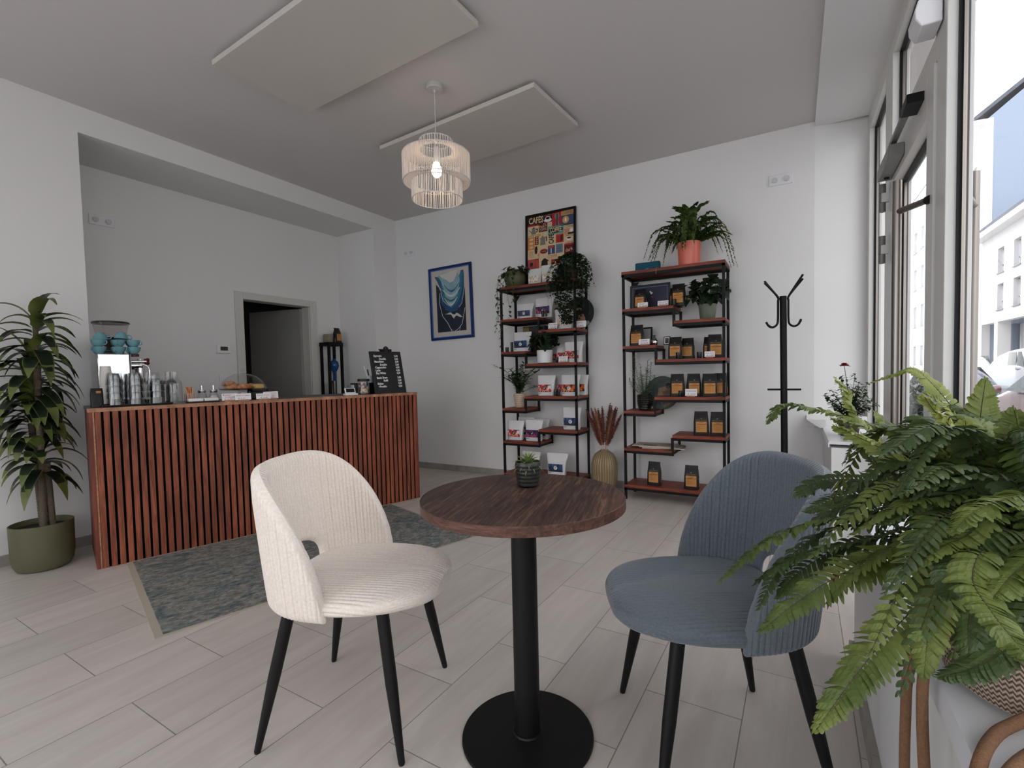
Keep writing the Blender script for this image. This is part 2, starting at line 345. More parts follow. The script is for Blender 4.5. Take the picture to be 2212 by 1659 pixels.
# ------------------------------------------------------------------ shop front: window_1 (far light), door_1, window_2 (big pane)
def pane(mb, y0, y1, z0, z1, x=XF+.040):
    for xx in (x, x+.012): mb.add([(xx, y0, z0), (xx, y1, z0), (xx, y1, z1), (xx, y0, z1)], [(0, 1, 2, 3)], glass_m)
def light_frame(name, y0, y1, z0, z1, fy0, fy1, fz0, fz1, parent=None, xf=XF, pan=True, pname='pane', divs=()):
    """profile frame with outer bounds y0..y1,z0..z1 and member widths; black gasket and a double pane"""
    mb = MB(); X0, X1 = xf, XF+.075
    mb.box(X0, X1, y0, y0+fy0, z0, z1, frame_m); mb.box(X0, X1, y1-fy1, y1, z0, z1, frame_m)
    mb.box(X0, X1, y0+fy0, y1-fy1, z0, z0+fz0, frame_m); mb.box(X0, X1, y0+fy0, y1-fy1, z1-fz1, z1, frame_m)
    o = struct(mb.build(name, parent, smooth=0, bevel=.003))
    a, b, c, d = y0+fy0, y1-fy1, z0+fz0, z1-fz1; g = .012
    gk = MB()
    for (p, q, r_, s_) in ((a, a+g, c, d), (b-g, b, c, d), (a, b, c, c+g), (a, b, d-g, d)): gk.box(XF+.030, XF+.060, p, q, r_, s_, gasket_m)
    gk.build('gasket', o, smooth=0)
    sp_ = MB()
    for (p, q, r_, s_) in ((a+g, a+g+.012, c+g, d-g), (b-g-.012, b-g, c+g, d-g)): sp_.box(XF+.0405, XF+.0515, p, q, r_, s_, steel_m)
    sp_.build('spacer_bar', o, smooth=0)
    if pan:
        pm = MB(); pane(pm, a, b, c, d); pm.build(pname, o, smooth=0)
    return o
w1 = light_frame('window_1', 3.60, 4.46, .60, ZF, .02, .12, .06, .06)
w2 = light_frame('window_2', -1.9, 2.29, .64, ZF, .1, .006, .06, .06)
# posts either side of the door run the full height
mb = MB(); mb.box(XF, XF+.075, 2.29, 2.42, 0, ZF, frame_m); mb.box(XF, XF+.075, 3.43, 3.60, 0, ZF, frame_m); mb.box(XF, XF+.075, 2.42, 3.43, 2.24, 2.31, frame_m)
mb.box(XF, XF+.075, YR, -1.9, .64, ZF, frame_m); mb.box(XF, XF+.075, YR, 4.46, ZF, ZC, frame_m)
struct(mb.build('trim_5', smooth=0, bevel=.003))
w3 = light_frame('window_3', 2.42, 3.43, 2.31, ZF, .03, .03, .03, .05)
d1 = light_frame('door_1', 2.425, 3.425, .012, 2.235, .11, .105, .16, .16, xf=XF-.008)
mb = MB(); mb.tube([(.375, 2.60, .55), (.375, 2.60, 1.87)], .0165, steel_m, 20)
for z in (.72, 1.74): mb.tube([(.375, 2.60, z), (.458, 2.47, z)], .0125, steel_m, 16); mb.tube([(.452, 2.482, z), (.459, 2.468, z)], .0165, gasket_m, 16)
mb.build('pull_handle', d1)
mb = MB(); mb.tube([(.70, 2.93, .55), (.70, 2.93, 1.95)], .0165, steel_m, 20)
for z in (.75, 1.8): mb.tube([(.70, 2.93, z), (XF+.075, 2.50, z)], .0125, steel_m, 12)
mb.build('outer_pull_handle', d1)
for z in (1.965, 1.675, .30):
    mb = MB()
    for k in range(3): mb.tube([(.432, 3.46, z+.052*k), (.432, 3.46, z+.052*k+.050)], .0165, grey_m, 16)
    mb.box(.425, XF, 3.435, 3.46, z+.05, z+.10, frame_m); mb.build('hinge', d1)
mb = MB(); mb.box(.395, XF-.009, 2.98, 3.36, 2.105, 2.165, grey_m); mb.tube([(.43, 3.30, 2.104), (.43, 3.30, 2.096)], .013, black_m, 16)
mb.build('closer_body', d1, bevel=.006)
mb = MB(); mb.box(.405, .432, 2.68, 3.06, 2.178, 2.196, grey_m, T((0, 0, 0))); mb.box(.40, XF, 2.58, 2.72, 2.172, 2.21, black_m); mb.tube([(.418, 3.04, 2.165), (.418, 3.04, 2.18)], .012, grey_m, 12)
mb.build('closer_arm', d1, bevel=.003)
# round-fronted white sensor above the door
mb = MB(); pr = [(0, 0), (.0, .11), (.045, .11), (.07, .095), (.08, .06), (.078, .03), (.06, 0)]
n = len(pr); V = [(XF-.005-a, 2.32, 2.33+b) for a, b in pr]+[(XF-.005-a, 2.44, 2.33+b) for a, b in pr]
mb.add(V, [tuple(range(n)), tuple(reversed(range(n, 2*n)))]+[(i, n+i, n+(i+1) % n, (i+1) % n) for i in range(n)], plastic_w)
tag(mb.build('door_sensor', bevel=.004), 'white rounded plastic sensor box above the glass entrance door', 'sensor')
# rear window, added unseen behind the camera as frontal fill daylight
mb = MB(); mb.box(-3.9, -.1, YR-.10, YR-.03, .35, .42, frame_m); mb.box(-3.9, -.1, YR-.10, YR-.03, 2.58, 2.65, frame_m)
for x in (-3.9, -2.04, -.17): mb.box(x, x+.07, YR-.10, YR-.03, .42, 2.58, frame_m)
mb.add([(-3.85, YR-.06, .4), (-.13, YR-.06, .4), (-.13, YR-.06, 2.6), (-3.85, YR-.06, 2.6)], [(0, 1, 2, 3)], glass_m); struct(mb.build('fill_window_rear', smooth=0))
# niche door
mb = MB(); fm = P('cream_door_frame', S(205, 203, 197), .5)
for (a, b, c, d) in ((2.735, 2.815, 0, 1.955), (3.57, 3.65, 0, 1.955), (2.815, 3.57, 1.885, 1.955)): mb.box(XN, XN+.018, a, b, c, d, fm)
for (a, b, c, d) in ((2.80, 2.822, 0, 1.905), (3.563, 3.585, 0, 1.905), (2.822, 3.563, 1.883, 1.905)): mb.box(XN-.125, XN, a, b, c, d, fm)
d2 = struct(mb.build('door_2', smooth=0, bevel=.003))
A = math.radians(79); MM = T((XN-.105, 3.56, 0)) @ Rz(PI/2-A+PI)
leafdoor = P('grey_door_leaf', S(150, 149, 144), .55)
mb = MB(); mb.box(0, .74, -.02, .02, .008, 1.87, leafdoor, Matrix(((-math.sin(A), 0, 0, XN-.11), (-math.cos(A), 0, 0, 3.545), (0, 0, 1, 0), (0, 0, 0, 1))) @ Matrix.Identity(4))
mb.v = []; mb.f = []; mb.mi = []
dx, dy = -math.sin(A), -math.cos(A); nx_, ny_ = dy, -dx
def dl(a, b, z): return (XN-.11+dx*a+nx_*b, 3.545+dy*a+ny_*b, z)
V = [dl(0, -.02, .008), dl(.74, -.02, .008), dl(.74, .02, .008), dl(0, .02, .008), dl(0, -.02, 1.87), dl(.74, -.02, 1.87), dl(.74, .02, 1.87), dl(0, .02, 1.87)]
mb.add(V, [(3, 2, 1, 0), (4, 5, 6, 7), (0, 1, 5, 4), (1, 2, 6, 5), (2, 3, 7, 6), (3, 0, 4, 7)], leafdoor); mb.build('door_leaf', d2, smooth=0)
mb = MB(); p0 = Vector(dl(.69, .02, .95)); nn_ = Vector((nx_, ny_, 0)); tt_ = Vector((dx, dy, 0))
mb.tube([p0, p0+nn_*.05], .009, steel_m); mb.tube([p0+nn_*.05, p0+nn_*.05-tt_*.12], .009, steel_m); mb.tube([p0+nn_*.0, p0+nn_*.006], .026, steel_m, 20); mb.build('door_handle', d2)
# ------------------------------------------------------------------ ceiling heating panels
def ceiling_panel(cx, cy, lx, ly, rz, label):
    t = thing('heating_panel', label, 'ceiling panel', (cx, cy, ZC-.055), rz, 'flat heating panels under the ceiling')
    MB().box(-lx/2, lx/2, -ly/2, ly/2, 0, .03, P('satin_white_panel', S(202, 197, 190), .55)).build('panel', t, bevel=.002)
    for sx in (-1, 1):
        for sy in (-1, 1): MB().tube([(sx*lx*.35, sy*ly*.3, .03), (sx*lx*.35, sy*ly*.3, .055)], .012, plastic_w, 10).build('ceiling_mount', t)
ceiling_panel(-2.14, 1.865, 1.43, .61, -.046, 'large flat white ceiling panel nearest the camera, cut off by the top edge')
ceiling_panel(-2.105, 3.10, 1.43, .61, -.066, 'flat white ceiling panel seen behind the woven pendant lamp')
# ------------------------------------------------------------------ pendant lamp
def pendant():
    x, y = -1.985, 2.48
    t = thing('pendant_lamp', 'white woven rope pendant lamp with glowing bulb hanging from ceiling', 'lamp', (x, y, ZC))
    rope = P('white_cotton_cord', S(232, 222, 214), .85, bump=.2, bscale=400)
    wire = P('white_lamp_wire', S(205, 203, 203), .5)
    MB().lathe([(.05, 0), (.052, -.004), (.052, -.028), (.048, -.032), (0, -.032)], P('white_ceiling_rose', S(196, 192, 190), .5), 32, cap=False).build('ceiling_rose', t)
    mb = MB(); mb.tube([(0, 0, -.03), (0, 0, -.41)], .0022, wire); mb.lathe([(.0, -.03), (.008, -.032), (.006, -.05), (0, -.052)], wire, 12, cap=False); mb.build('cable', t)
    Z = lambda z: z-ZC
    # tiers (radius, top, bottom)
    tiers = [('top_tier', .105, Z(2.585), Z(2.525), .105, 40), ('main_tier', .213, Z(2.495), Z(2.325), .213, 112), ('lower_tier', .160, Z(2.325), Z(2.215), .160, 86)]
    for nm, r, z1, z0, rb, n in tiers:
        fr = MB()
        for zz, ri in ((z1, r), (z0, r)): fr.tube([(ri*math.cos(a*PI/24), ri*math.sin(a*PI/24), zz) for a in range(49)], .0028, wire, 6)
        o = MB()
        for i in range(n):
            a = 2*PI*(i+random.uniform(-.22, .22))/n; rj = r+random.uniform(-.0015, .0015); R_ = random.uniform(.0021, .0030)
            o.tube([(rj*math.cos(a), rj*math.sin(a), z1), (rj*math.cos(a), rj*math.sin(a), z0)], R_, rope, 5, cap=False)
        w_ = o.build(nm, t); fr.build('hoop', w_)
    # sloping / flat weave joining the tiers
    sh = MB()
    for r1, z1, r2, z2, n in ((.105, Z(2.525), .213, Z(2.495), 108), (.213, Z(2.325), .160, Z(2.325), 108)):
        for i in range(n):
            a = 2*PI*i/n; sh.tube([(r1*math.cos(a), r1*math.sin(a), z1), (r2*math.cos(a), r2*math.sin(a), z2)], .0024, rope, 5, cap=False)
        sh.build('shoulder_weave', t); sh = MB()
    mb = MB()
    for k in range(3):
        a = k*2*PI/3; mb.tube([(0, 0, -.42), (.105*math.cos(a), .105*math.sin(a), Z(2.525))], .0018, wire, 5)
    mb.build('spider_ring', t)
    MB().lathe([(.0, -.385), (.018, -.39), (.019, -.475), (.016, -.485), (0, -.485)], plastic_w, 20, cap=False).build('lamp_socket', t)
    bm = P('lit_bulb', (1, .9, .75, 1), .5, emit=(1, .80, .58, 1), es=26)
    MB().lathe([(.013, -.485), (.018, -.49), (.028, -.51), (.033, -.535), (.028, -.56), (.015, -.576), (0, -.58)], bm, 24, cap=False).build('bulb', t)
    l = bpy.data.lights.new('bulb_light', 'POINT'); l.energy = 13; l.color = (1, .70, .42); l.shadow_soft_size = .03
    o = bpy.data.objects.new('bulb_light', l); COL.objects.link(o); o.location = (x, y, ZC-.53)
pendant()
# ------------------------------------------------------------------ sockets, switch, thermostat
def socket(loc, rz, n, label, kind='socket'):
    t = thing('wall_socket' if kind == 'socket' else 'light_switch', label, kind, loc, rz)
    MB().box(-.0405*n, .0405*n, -.009, 0, -.0405, .0405, plastic_w).build('face_plate', t, bevel=.003)
    for i in range(n):
        cx = -.0405*(n-1)+.081*i if n > 1 else 0
        if kind == 'socket':
            mb = MB(); mb.lathe([(.0275, 0), (.0275, -.002), (.020, -.002), (.019, .010)], P('socket_insert', S(205, 205, 206), .4), 28, T((cx, -.0095, 0)) @ Rx(PI/2), cap=False)
            mb.lathe([(.0, .0095), (.0195, .0095)], P('socket_insert', S(205, 205, 206), .4), 28, T((cx, -.0095, 0)) @ Rx(PI/2), cap=False)
            for s_ in (-1, 1): mb.lathe([(.0, .0), (.003, .0)], gasket_m, 12, T((cx+s_*.0095, -.0004, 0)) @ Rx(PI/2), cap=False)
            mb.build('socket_insert', t)
        else: MB().box(cx-.027, cx+.027, -.013, -.009, -.027, .027, plastic_w).build('rocker', t, bevel=.002)
socket((-.095, YB, 2.553), 0, 2, 'white double socket high on the back wall above the coat stand')
socket((-3.93, YB, 2.53), 0, 2, 'small white double socket high in the left corner of the back wall')
socket((XN, 1.72, 2.364), PI/2, 2, 'white double socket high on the niche wall above the coffee machine')
socket((-3.90, YB, .29), 0, 1, 'white socket low on the back wall beside the counter end')
socket((XN, 2.60, 1.10), PI/2, 1, 'white light switch on the niche wall just behind the cake dome', 'switch')
t = thing('thermostat', 'white wall thermostat with small dark display left of the door', 'thermostat', (XN, 2.607, 1.386), PI/2)
MB().box(-.062, .062, -.022, 0, -.042, .042, plastic_w).build('housing', t, bevel=.004)
MB().box(-.034, .034, -.0235, -.022, -.016, .022, P('dark_lcd', S(70, 66, 56), .2)).build('display', t)
# ------------------------------------------------------------------ counter
CA = Vector((-3.529, 1.189, 0)); CANG = math.atan2(3.257-1.189, -2.913+3.529); CL, CD, CH = 2.158, .57, .945
RC = CANG            # local +x runs along the front (to the right), +y goes behind the counter
counter = thing('service_counter', 'long service counter clad in vertical red brown wooden slats', 'counter', CA, RC)
mb = MB(); n = 54
for i in range(n):
    x0 = i*.04+.003+.006; mb.box(x0, x0+.027, 0, .011, .0, CH-.022, slat_m)
mb.box(0, CL, .011, .020, .0, CH-.022, felt_m); mb.build('slat_panel', counter, smooth=0)
mb = MB(); mb.box(-.018, 0, .0, CD-.02, 0, CH-.022, wood('side_panel_wood', S(104, 52, 38), S(124, 64, 48), S(140, 78, 58), 2, 60, 12)); mb.build('side_panel', counter, smooth=0)
MB().box(0, .007, -.0005, .0105, 0, CH-.022, woodedge_m).build('edge_strip', counter, smooth=0)
mb = MB(); mb.box(CL-.006, CL+.012, 0, CD-.02, 0, CH-.022, MATS['side_panel_wood']); mb.build('side_panel', counter, smooth=0)
MB().box(.0, CL-.01, .021, .035, .05, CH-.03, felt_m).build('carcass', counter, smooth=0)
MB().box(-.022, CL+.014, -.004, .055, CH-.022, CH, woodedge_m).build('front_edge_board', counter, bevel=.001)
MB().box(-.022, CL+.014, .055, CD, CH-.022, CH-.001, worktop_m).build('worktop', counter, bevel=.001)
def CP(u, v, z=CH): # counter coordinates -> world
    return (CA.x+math.cos(RC)*u-math.sin(RC)*v, CA.y+math.sin(RC)*u+math.cos(RC)*v, z)
# ------------------------------------------------------------------ rug
def rug_mat():
    m = bpy.data.materials.new('vintage_rug_pile'); m.use_nodes = True; n = m.node_tree.nodes; L = m.node_tree.links; b = n['Principled BSDF']
    b.inputs['Roughness'].default_value = .95; b.inputs['Specular IOR Level'].default_value = .1
    tcn = n.new('ShaderNodeTexCoord'); prev = None
    def nz_(sc_, det, rough, c):
        t = n.new('ShaderNodeTexNoise'); t.inputs['Scale'].default_value = sc_; t.inputs['Detail'].default_value = det; t.inputs['Roughness'].default_value = rough; t.inputs['Distortion'].default_value = .8
        mp = n.new('ShaderNodeMapping'); mp.inputs['Scale'].default_value = (1, 1.7, 1); L.new(tcn.outputs['Object'], mp.inputs[0]); L.new(mp.outputs[0], t.inputs['Vector'])
        r = n.new('ShaderNodeValToRGB'); els = r.color_ramp.elements
        els[0].position, els[0].color = c[0]; els[1].position, els[1].color = c[-1]
        for p_, q_ in c[1:-1]: e = els.new(p_); e.color = q_
        L.new(t.outputs['Fac'], r.inputs[0]); return t, r
    t1, r1 = nz_(4.5, 8, .72, [(.34, S(92, 106, 110)), (.45, S(130, 140, 140)), (.53, S(160, 158, 152)), (.62, S(128, 136, 132)), (.72, S(182, 174, 162))])
    t2, r2 = nz_(26, 5, .7, [(.40, S(140, 140, 140)), (.60, S(252, 246, 240))])
    mx = n.new('ShaderNodeMix'); mx.data_type = 'RGBA'; mx.blend_type = 'MULTIPLY'; mx.inputs[0].default_value = .75
    L.new(r1.outputs[0], mx.inputs[6]); L.new(r2.outputs[0], mx.inputs[7]); L.new(mx.outputs[2], b.inputs['Base Color'])
    bm = n.new('ShaderNodeBump'); bm.inputs['Strength'].default_value = .4; bm.inputs['Distance'].default_value = .004; L.new(t2.outputs['Fac'], bm.inputs['Height']); L.new(bm.outputs[0], b.inputs['Normal'])
    return m
rug = thing('rug', 'worn blue grey vintage rug lying in front of the slatted counter', 'rug', CP(.115, -.004, 0), RC)
RL, RW = 1.76, 1.19
MB().box(.03, RL-.012, -RW+.012, -.012, .0, .007, rug_mat()).build('pile', rug, bevel=.002)
mb = MB(); hem = P('cream_rug_binding', S(176, 166, 150), .9)
mb.box(.0, .03, -RW, 0, 0, .005, hem); mb.box(RL-.012, RL, -RW, 0, 0, .006, hem); mb.box(.03, RL-.012, -RW, -RW+.012, 0, .0065, hem); mb.box(.03, RL-.012, -.012, 0, 0, .0065, hem)
mb.build('bound_edge', rug, smooth=0)
# ------------------------------------------------------------------ bistro table
tb = thing('bistro_table', 'round dark walnut bistro table on a black column base', 'table', (-.70, 1.235, 0))
TZ = .737
def disc(mb, r, z0, z1, m, n=96, rnd=.0015):
    mb.lathe([(0, z0), (r-rnd, z0), (r, z0+rnd), (r, z1-rnd), (r-rnd, z1), (0, z1)], m, n, cap=False)
m_ = MB(); disc(m_, .298, TZ-.0285, TZ, table_m); m_.build('tabletop', tb, rot=(0, 0, math.radians(14)))
m_ = MB(); m_.lathe([(.2982, TZ-.028), (.3, TZ-.027), (.3, TZ-.0012), (.2982, TZ-.0004)], tedge_m, 96, cap=False); m_.build('edge_band', tb)
blk = P('matt_black_powder_coat', S(16, 15, 15), .5, spec=.35)
MB().lathe([(.038, .012), (.038, TZ-.03)], blk, 48).build('column', tb)
MB().lathe([(.0, 0), (.196, 0), (.198, .003), (.198, .007), (.195, .010), (.06, .014), (.045, .0155), (.042, .02), (.0, .02)], blk, 96, cap=False).build('base_plate', tb)
MB().lathe([(0, TZ-.034), (.12, TZ-.034), (.12, TZ-.029), (0, TZ-.029)], blk, 40, cap=False).build('mounting_plate', tb)
# ------------------------------------------------------------------ corduroy chairs
def corduroy(name, col, dark):
    m = P(name, col, .92, spec=.15, sheen=.35, bump=.3, bscale=900, bdist=.0012, var=.1, vscale=160, vcol=dark); return m
def chair(name, label, loc, rz, fab):
    t = thing(name, label, 'chair', loc, rz)
    PITCH = .0142; AMP = .0055
    rib = None
    # seat: local x forward
    NA, NX = 460, 64; V = np.zeros((NX, NA, 3))
    x0, x1 = -.205, .297
    al = np.linspace(0, 2*PI, NA, endpoint=False)
    for i in range(NX):
        q = i/(NX-1); e = 1-math.cos(q*PI); e /= 2; x = x0+(x1-x0)*e
        xc = (x-(-.01))/(.315 if x > -.01 else .20)
        Wd = .252*max(0, 1-abs(xc)**2.6)**(1/2.3); Wd = max(Wd, .002)
        edge = max(0, 1-abs(xc)**7)**.5; Ht = .016+.010*(Wd/.252); Hb = .034
        c_ = np.cos(al); s_ = np.sin(al)
        yy = np.sign(c_)*np.abs(c_)**.62*Wd; zt = np.sign(s_)*np.abs(s_)**.72
        tk = min(1, (Wd/.252)*1.6)**.7
        zz = np.where(zt > 0, zt*Ht*tk, zt*Hb*tk)
        # slight saddle and waterfall front
        zz = zz + .446 - .006*max(0, (x-.2)/.1)**2
        # arc length from the centre of the top (alpha=pi/2)
        P_ = np.stack([yy, zz], 1); d = np.hypot(*(np.roll(P_, -1, 0)-P_).T); cum = np.concatenate([[0], np.cumsum(d)[:-1]])
        i0 = NA//4; s_arc = cum-cum[i0]; tot = d.sum(); s_arc = (s_arc+tot/2) % tot - tot/2
        rb = np.abs(np.cos(PI*s_arc/PITCH))**.42*AMP*(1 if Wd > .03 else Wd/.03)
        tx = np.roll(P_, -1, 0)-np.roll(P_, 1, 0); ln = np.hypot(*tx.T)+1e-9; nrm = np.stack([tx[:, 1], -tx[:, 0]], 1)/ln[:, None]
        P2 = P_+nrm*rb[:, None]
        V[i, :, 0] = x; V[i, :, 1] = P2[:, 0]; V[i, :, 2] = P2[:, 1]
    F = [(i*NA+k, i*NA+(k+1) % NA, (i+1)*NA+(k+1) % NA, (i+1)*NA+k) for i in range(NX-1) for k in range(NA)]
    F += [tuple(reversed(range(NA))), tuple((NX-1)*NA+k for k in range(NA))]
    mb = MB(); mb.v = [tuple(q) for q in V.reshape(-1, 3)]; mb.idx(fab); mb.f = F; mb.mi = [0]*len(F); mb.build('seat', t, smooth=60)
    # curved shell with a cut-out
    NS, NZ = 520, 44; th = np.linspace(-1, 1, NS)
    AX, AY = .247, .262
    def ztop(x):
        q = np.clip((x+.247)/.258, 0, 1); return .44+.40*np.clip(1-q**1.6, 0, 1)**.6
    ang = th*math.radians(92)
    bx = -AX*np.sign(np.cos(ang))*np.abs(np.cos(ang))**.82; by = AY*np.sign(np.sin(ang))*np.abs(np.sin(ang))**.82
    d = np.hypot(np.diff(bx), np.diff(by)); s = np.concatenate([[0], np.cumsum(d)]); s -= s[-1]/2
    # resample evenly
    se = np.linspace(s[0], s[-1], NS); bx = np.interp(se, s, bx); by = np.interp(se, s, by); s = se
    zt = ztop(bx+.0); zb = .412+.006*np.cos(s*4)
    tx = np.gradient(bx); ty = np.gradient(by); ln = np.hypot(tx, ty); nx_ = ty/ln; ny_ = -tx/ln
    # normal pointing outward
    sg = np.sign(nx_*bx+ny_*by+1e-9); nx_ *= sg; ny_ *= sg
    TH = .034; R_ = .022
    hole = lambda s_, z: (np.abs(s_/.135)**2.8+np.abs((z-.455)/.078)**2.8)**(1/2.8)
    sheets = []
    rbs = np.abs(np.cos(PI*s/PITCH))**.42*AMP
    Zg = np.zeros((NZ, NS)); 
    for j in range(NZ): Zg[j] = zb+(zt-zb)*(j/(NZ-1))
    Sg = np.tile(s, (NZ, 1))
    hv = hole(Sg, Zg); inside = hv < 1
    # pull vertices just inside the cut-out on to its rim
    keepv = hv > .86
    Sg2 = Sg.copy(); Zg2 = Zg.copy(); pull = inside & keepv
    Sg2[pull] = Sg[pull]/hv[pull]; Zg2[pull] = .455+(Zg[pull]-.455)/hv[pull]
    dh = np.maximum(0, (hole(Sg2, Zg2)-1))*.075
    dt = np.maximum(0, zt[None]-Zg2); db = np.maximum(0, Zg2-zb[None]); de = np.maximum(0, s[-1]-np.abs(Sg2))*1.0+0*dt
    dist = np.minimum(np.minimum(dt*.8, db*.9), np.minimum(de, dh))
    prof = np.sqrt(np.clip(1-(1-np.clip(dist/R_, 0, 1))**2, 0, 1))
    bxg = np.interp(Sg2, s, bx); byg = np.interp(Sg2, s, by); nxg = np.interp(Sg2, s, nx_); nyg = np.interp(Sg2, s, ny_); rg = np.abs(np.cos(PI*Sg2/PITCH))**.42*AMP
    hz = (Zg2-.42)/.42
    scale = .90+.10*np.clip(hz*1.35, 0, 1)**.8           # narrower towards the bottom
    lean = -.016*np.clip(hz, 0, 1)
    vs = []
    for side in (1, -1):
        off = side*(TH/2*prof*(1.15 if side > 0 else .85))+side*rg*prof
        X_ = bxg*scale+lean+.008+nxg*off; Y_ = byg*(.5+.5*scale)+nyg*off
        vs.append(np.stack([X_, Y_, Zg2], -1))
    N = NS*NZ; V = np.concatenate([vs[0].reshape(-1, 3), vs[1].reshape(-1, 3)]); F = []
    ok = keepv
    for j in range(NZ-1):
        row = ok[j] & ok[j+1]
        for k in range(NS-1):
            if row[k] and row[k+1]:
                a = j*NS+k; F.append((a, a+1, a+NS+1, a+NS)); F.append((N+a, N+a+NS, N+a+NS+1, N+a+1))
    for k in range(NS-1):   # close the lower and upper edge
        a = k; F.append((a+1, a, N+a, N+a+1)); a = (NZ-1)*NS+k; F.append((a, a+1, N+a+1, N+a))
    mb = MB(); mb.v = [tuple(q) for q in V]; mb.idx(fab); mb.f = F; mb.mi = [0]*len(F); mb.build('backrest', t, smooth=60)
    lm = P('black_chair_leg', S(17, 15, 15), .5, spec=.35)
    for sx in (1, -1):
        for sy in (1, -1):
            top = Vector((.15 if sx > 0 else -.135, sy*.165, .42)); ft = Vector((sx*.22, sy*.226, .004)); dv = ft-top
            mb = MB(); mb.tube([top, top+dv*.5, ft], [.0185, .0175, .0095], lm, 20); mb.tube([ft, ft+Vector((0, 0, -.004))], .0085, plastic_b, 14)
            mb.build('leg', t)
    return t
chair('upholstered_chair', 'cream white corduroy chair left of the round table, cut-out in its back', (-1.252, 1.092, 0), math.radians(22.9), corduroy('cream_corduroy', S(242, 232, 222), S(230, 219, 207)))
chair('upholstered_chair', 'blue grey corduroy chair right of the round table, half behind the fern', (-.206, 1.468, 0), math.radians(209), corduroy('blue_grey_corduroy', S(104, 112, 118), S(94, 101, 107)))
# ------------------------------------------------------------------ leaves and plants
def add_leaf(mb, base, d, L, W, m, droop=.35, n=5, fold=.18, side=None, shape=.75, waist=0):
    """one leaf blade: base point, direction, length, full width; bends down by droop"""
    base = Vector(base); d = Vector(d).normalized()
    sd = side if side is not None else d.cross(Vector((0, 0, 1)))
    if sd.length < 1e-3: sd = Vector((1, 0, 0))
    sd = sd.normalized(); V = []; p = base.copy(); dd = d.copy()
    for i in range(n+1):
        t = i/n; wv = W/2*math.sin(PI*min(1, t**shape))**.85 if 0 < t < 1 else W*.03
        up = sd.cross(dd).normalized()
        V += [p-sd*wv+up*wv*fold, p, p+sd*wv+up*wv*fold]
        dd = (dd+Vector((0, 0, -droop/n))).normalized(); p = p+dd*(L/n)
    F = []
    for i in range(n):
        a = i*3; F += [(a, a+1, a+4, a+3), (a+1, a+2, a+5, a+4)]
    mb.add(V, F, m)
def rdir(zmin=-.2, zmax=1):
    a = random.uniform(0, 2*PI); z = random.uniform(zmin, zmax); r = math.sqrt(max(0, 1-z*z)); return Vector((r*math.cos(a), r*math.sin(a), z))
def frond(mb, pts, W, mleaf, mstem, n=34, lift=.12, prof=None, roll=0, up=None, lw=.62, taper_base=.75):
    """fern frond: a rachis through pts with rows of leaflets left and right"""
    cur = bez(pts, n+1); L = sum((cur[i+1]-cur[i]).length for i in range(n)); st = L/n
    mb.tube(cur, [.0013*(1-.7*i/n) for i in range(n+1)], mstem, 4, cap=False)
    for i in range(1, n+1):
        t = i/n; tg = (cur[min(i+1, n)]-cur[i-1]).normalized()
        ref = up or Vector((0, 0, 1)); sd = tg.cross(ref)
        if sd.length < .15: sd = tg.cross(Vector((0, 1, .3)))
        sd = sd.normalized(); nr = sd.cross(tg).normalized()
        if roll: sd2 = sd*math.cos(roll)+nr*math.sin(roll); nr = nr*math.cos(roll)-sd*math.sin(roll); sd = sd2
        ln = W*(min(1, taper_base+t*1.6)*(1-t**2.6)**.75+.10)*random.uniform(.9, 1.08)
        for s_ in (-1, 1):
            d = (sd*s_+tg*(.28+.35*t)+nr*random.uniform(-.12, .12)).normalized(); sw = st*lw*1.55
            b = cur[i]+tg*(.12*st*s_); q = []
            cup = random.uniform(-.04, .16)
            tw = random.uniform(-.45, .45)
            for (a, wv) in ((0, .5), (.22, .98), (.5, 1.0), (.76, .9), (.93, .55), (1.0, .10)):
                c_ = b+d*ln*a+nr*(lift*ln*a*(1-a)*2-cup*ln*a*a)-Vector((0, 0, 1))*ln*.10*a*a; q += [c_-tg*sw*.5*wv-nr*sw*tw*a*wv, c_+tg*sw*.5*wv+nr*sw*(.10+tw*a)*wv]
            F = [(2*k, 2*k+1, 2*k+3, 2*k+2) if s_ > 0 else (2*k+1, 2*k, 2*k+2, 2*k+3) for k in range(5)]
            mb.add(q, F, mleaf)
def pot(parent, prof, m, r_in, z_soil, name='plant_pot', n=40, soil=True):
    MB().lathe(prof, m, n, cap=False).build(name, parent)
    if soil: MB().lathe([(0, z_soil+.004), (r_in*.6, z_soil+.002), (r_in, z_soil)], soil_m, 24, cap=False).build('soil', parent)
dkgreen = leafmat('dark_green_leaf', S(20, 32, 20), S(38, 54, 30), .12, 14)
midgreen = leafmat('mid_green_leaf', S(38, 62, 30), S(70, 98, 44), .25, 12)
ivygreen = leafmat('small_dark_leaf', S(24, 36, 20), S(48, 62, 36), .2, 22)
fern_lit = leafmat('fern_leaf_lit_tone', S(76, 94, 44), S(118, 130, 66), .32, 9)  # lit tone of the fern put into the leaf colour
fern_yel = leafmat('pale_fern_leaf', S(124, 138, 70), S(164, 170, 98), .36, 9)  # paler yellow green fronds
fern_dk = leafmat('fern_leaf_shade_tone', S(52, 68, 40), S(80, 96, 54), .25, 9)  # darker copy of the fern leaf, shade painted into its green
stem_m = P('fern_stem', S(62, 52, 28), .7); stem_g = P('green_stem', S(70, 92, 48), .6); bark_m = P('ringed_grey_cane', S(92, 82, 68), .85, bump=.6, bscale=90)
dry_m = P('dried_brown_leaf', S(122, 62, 46), .9)
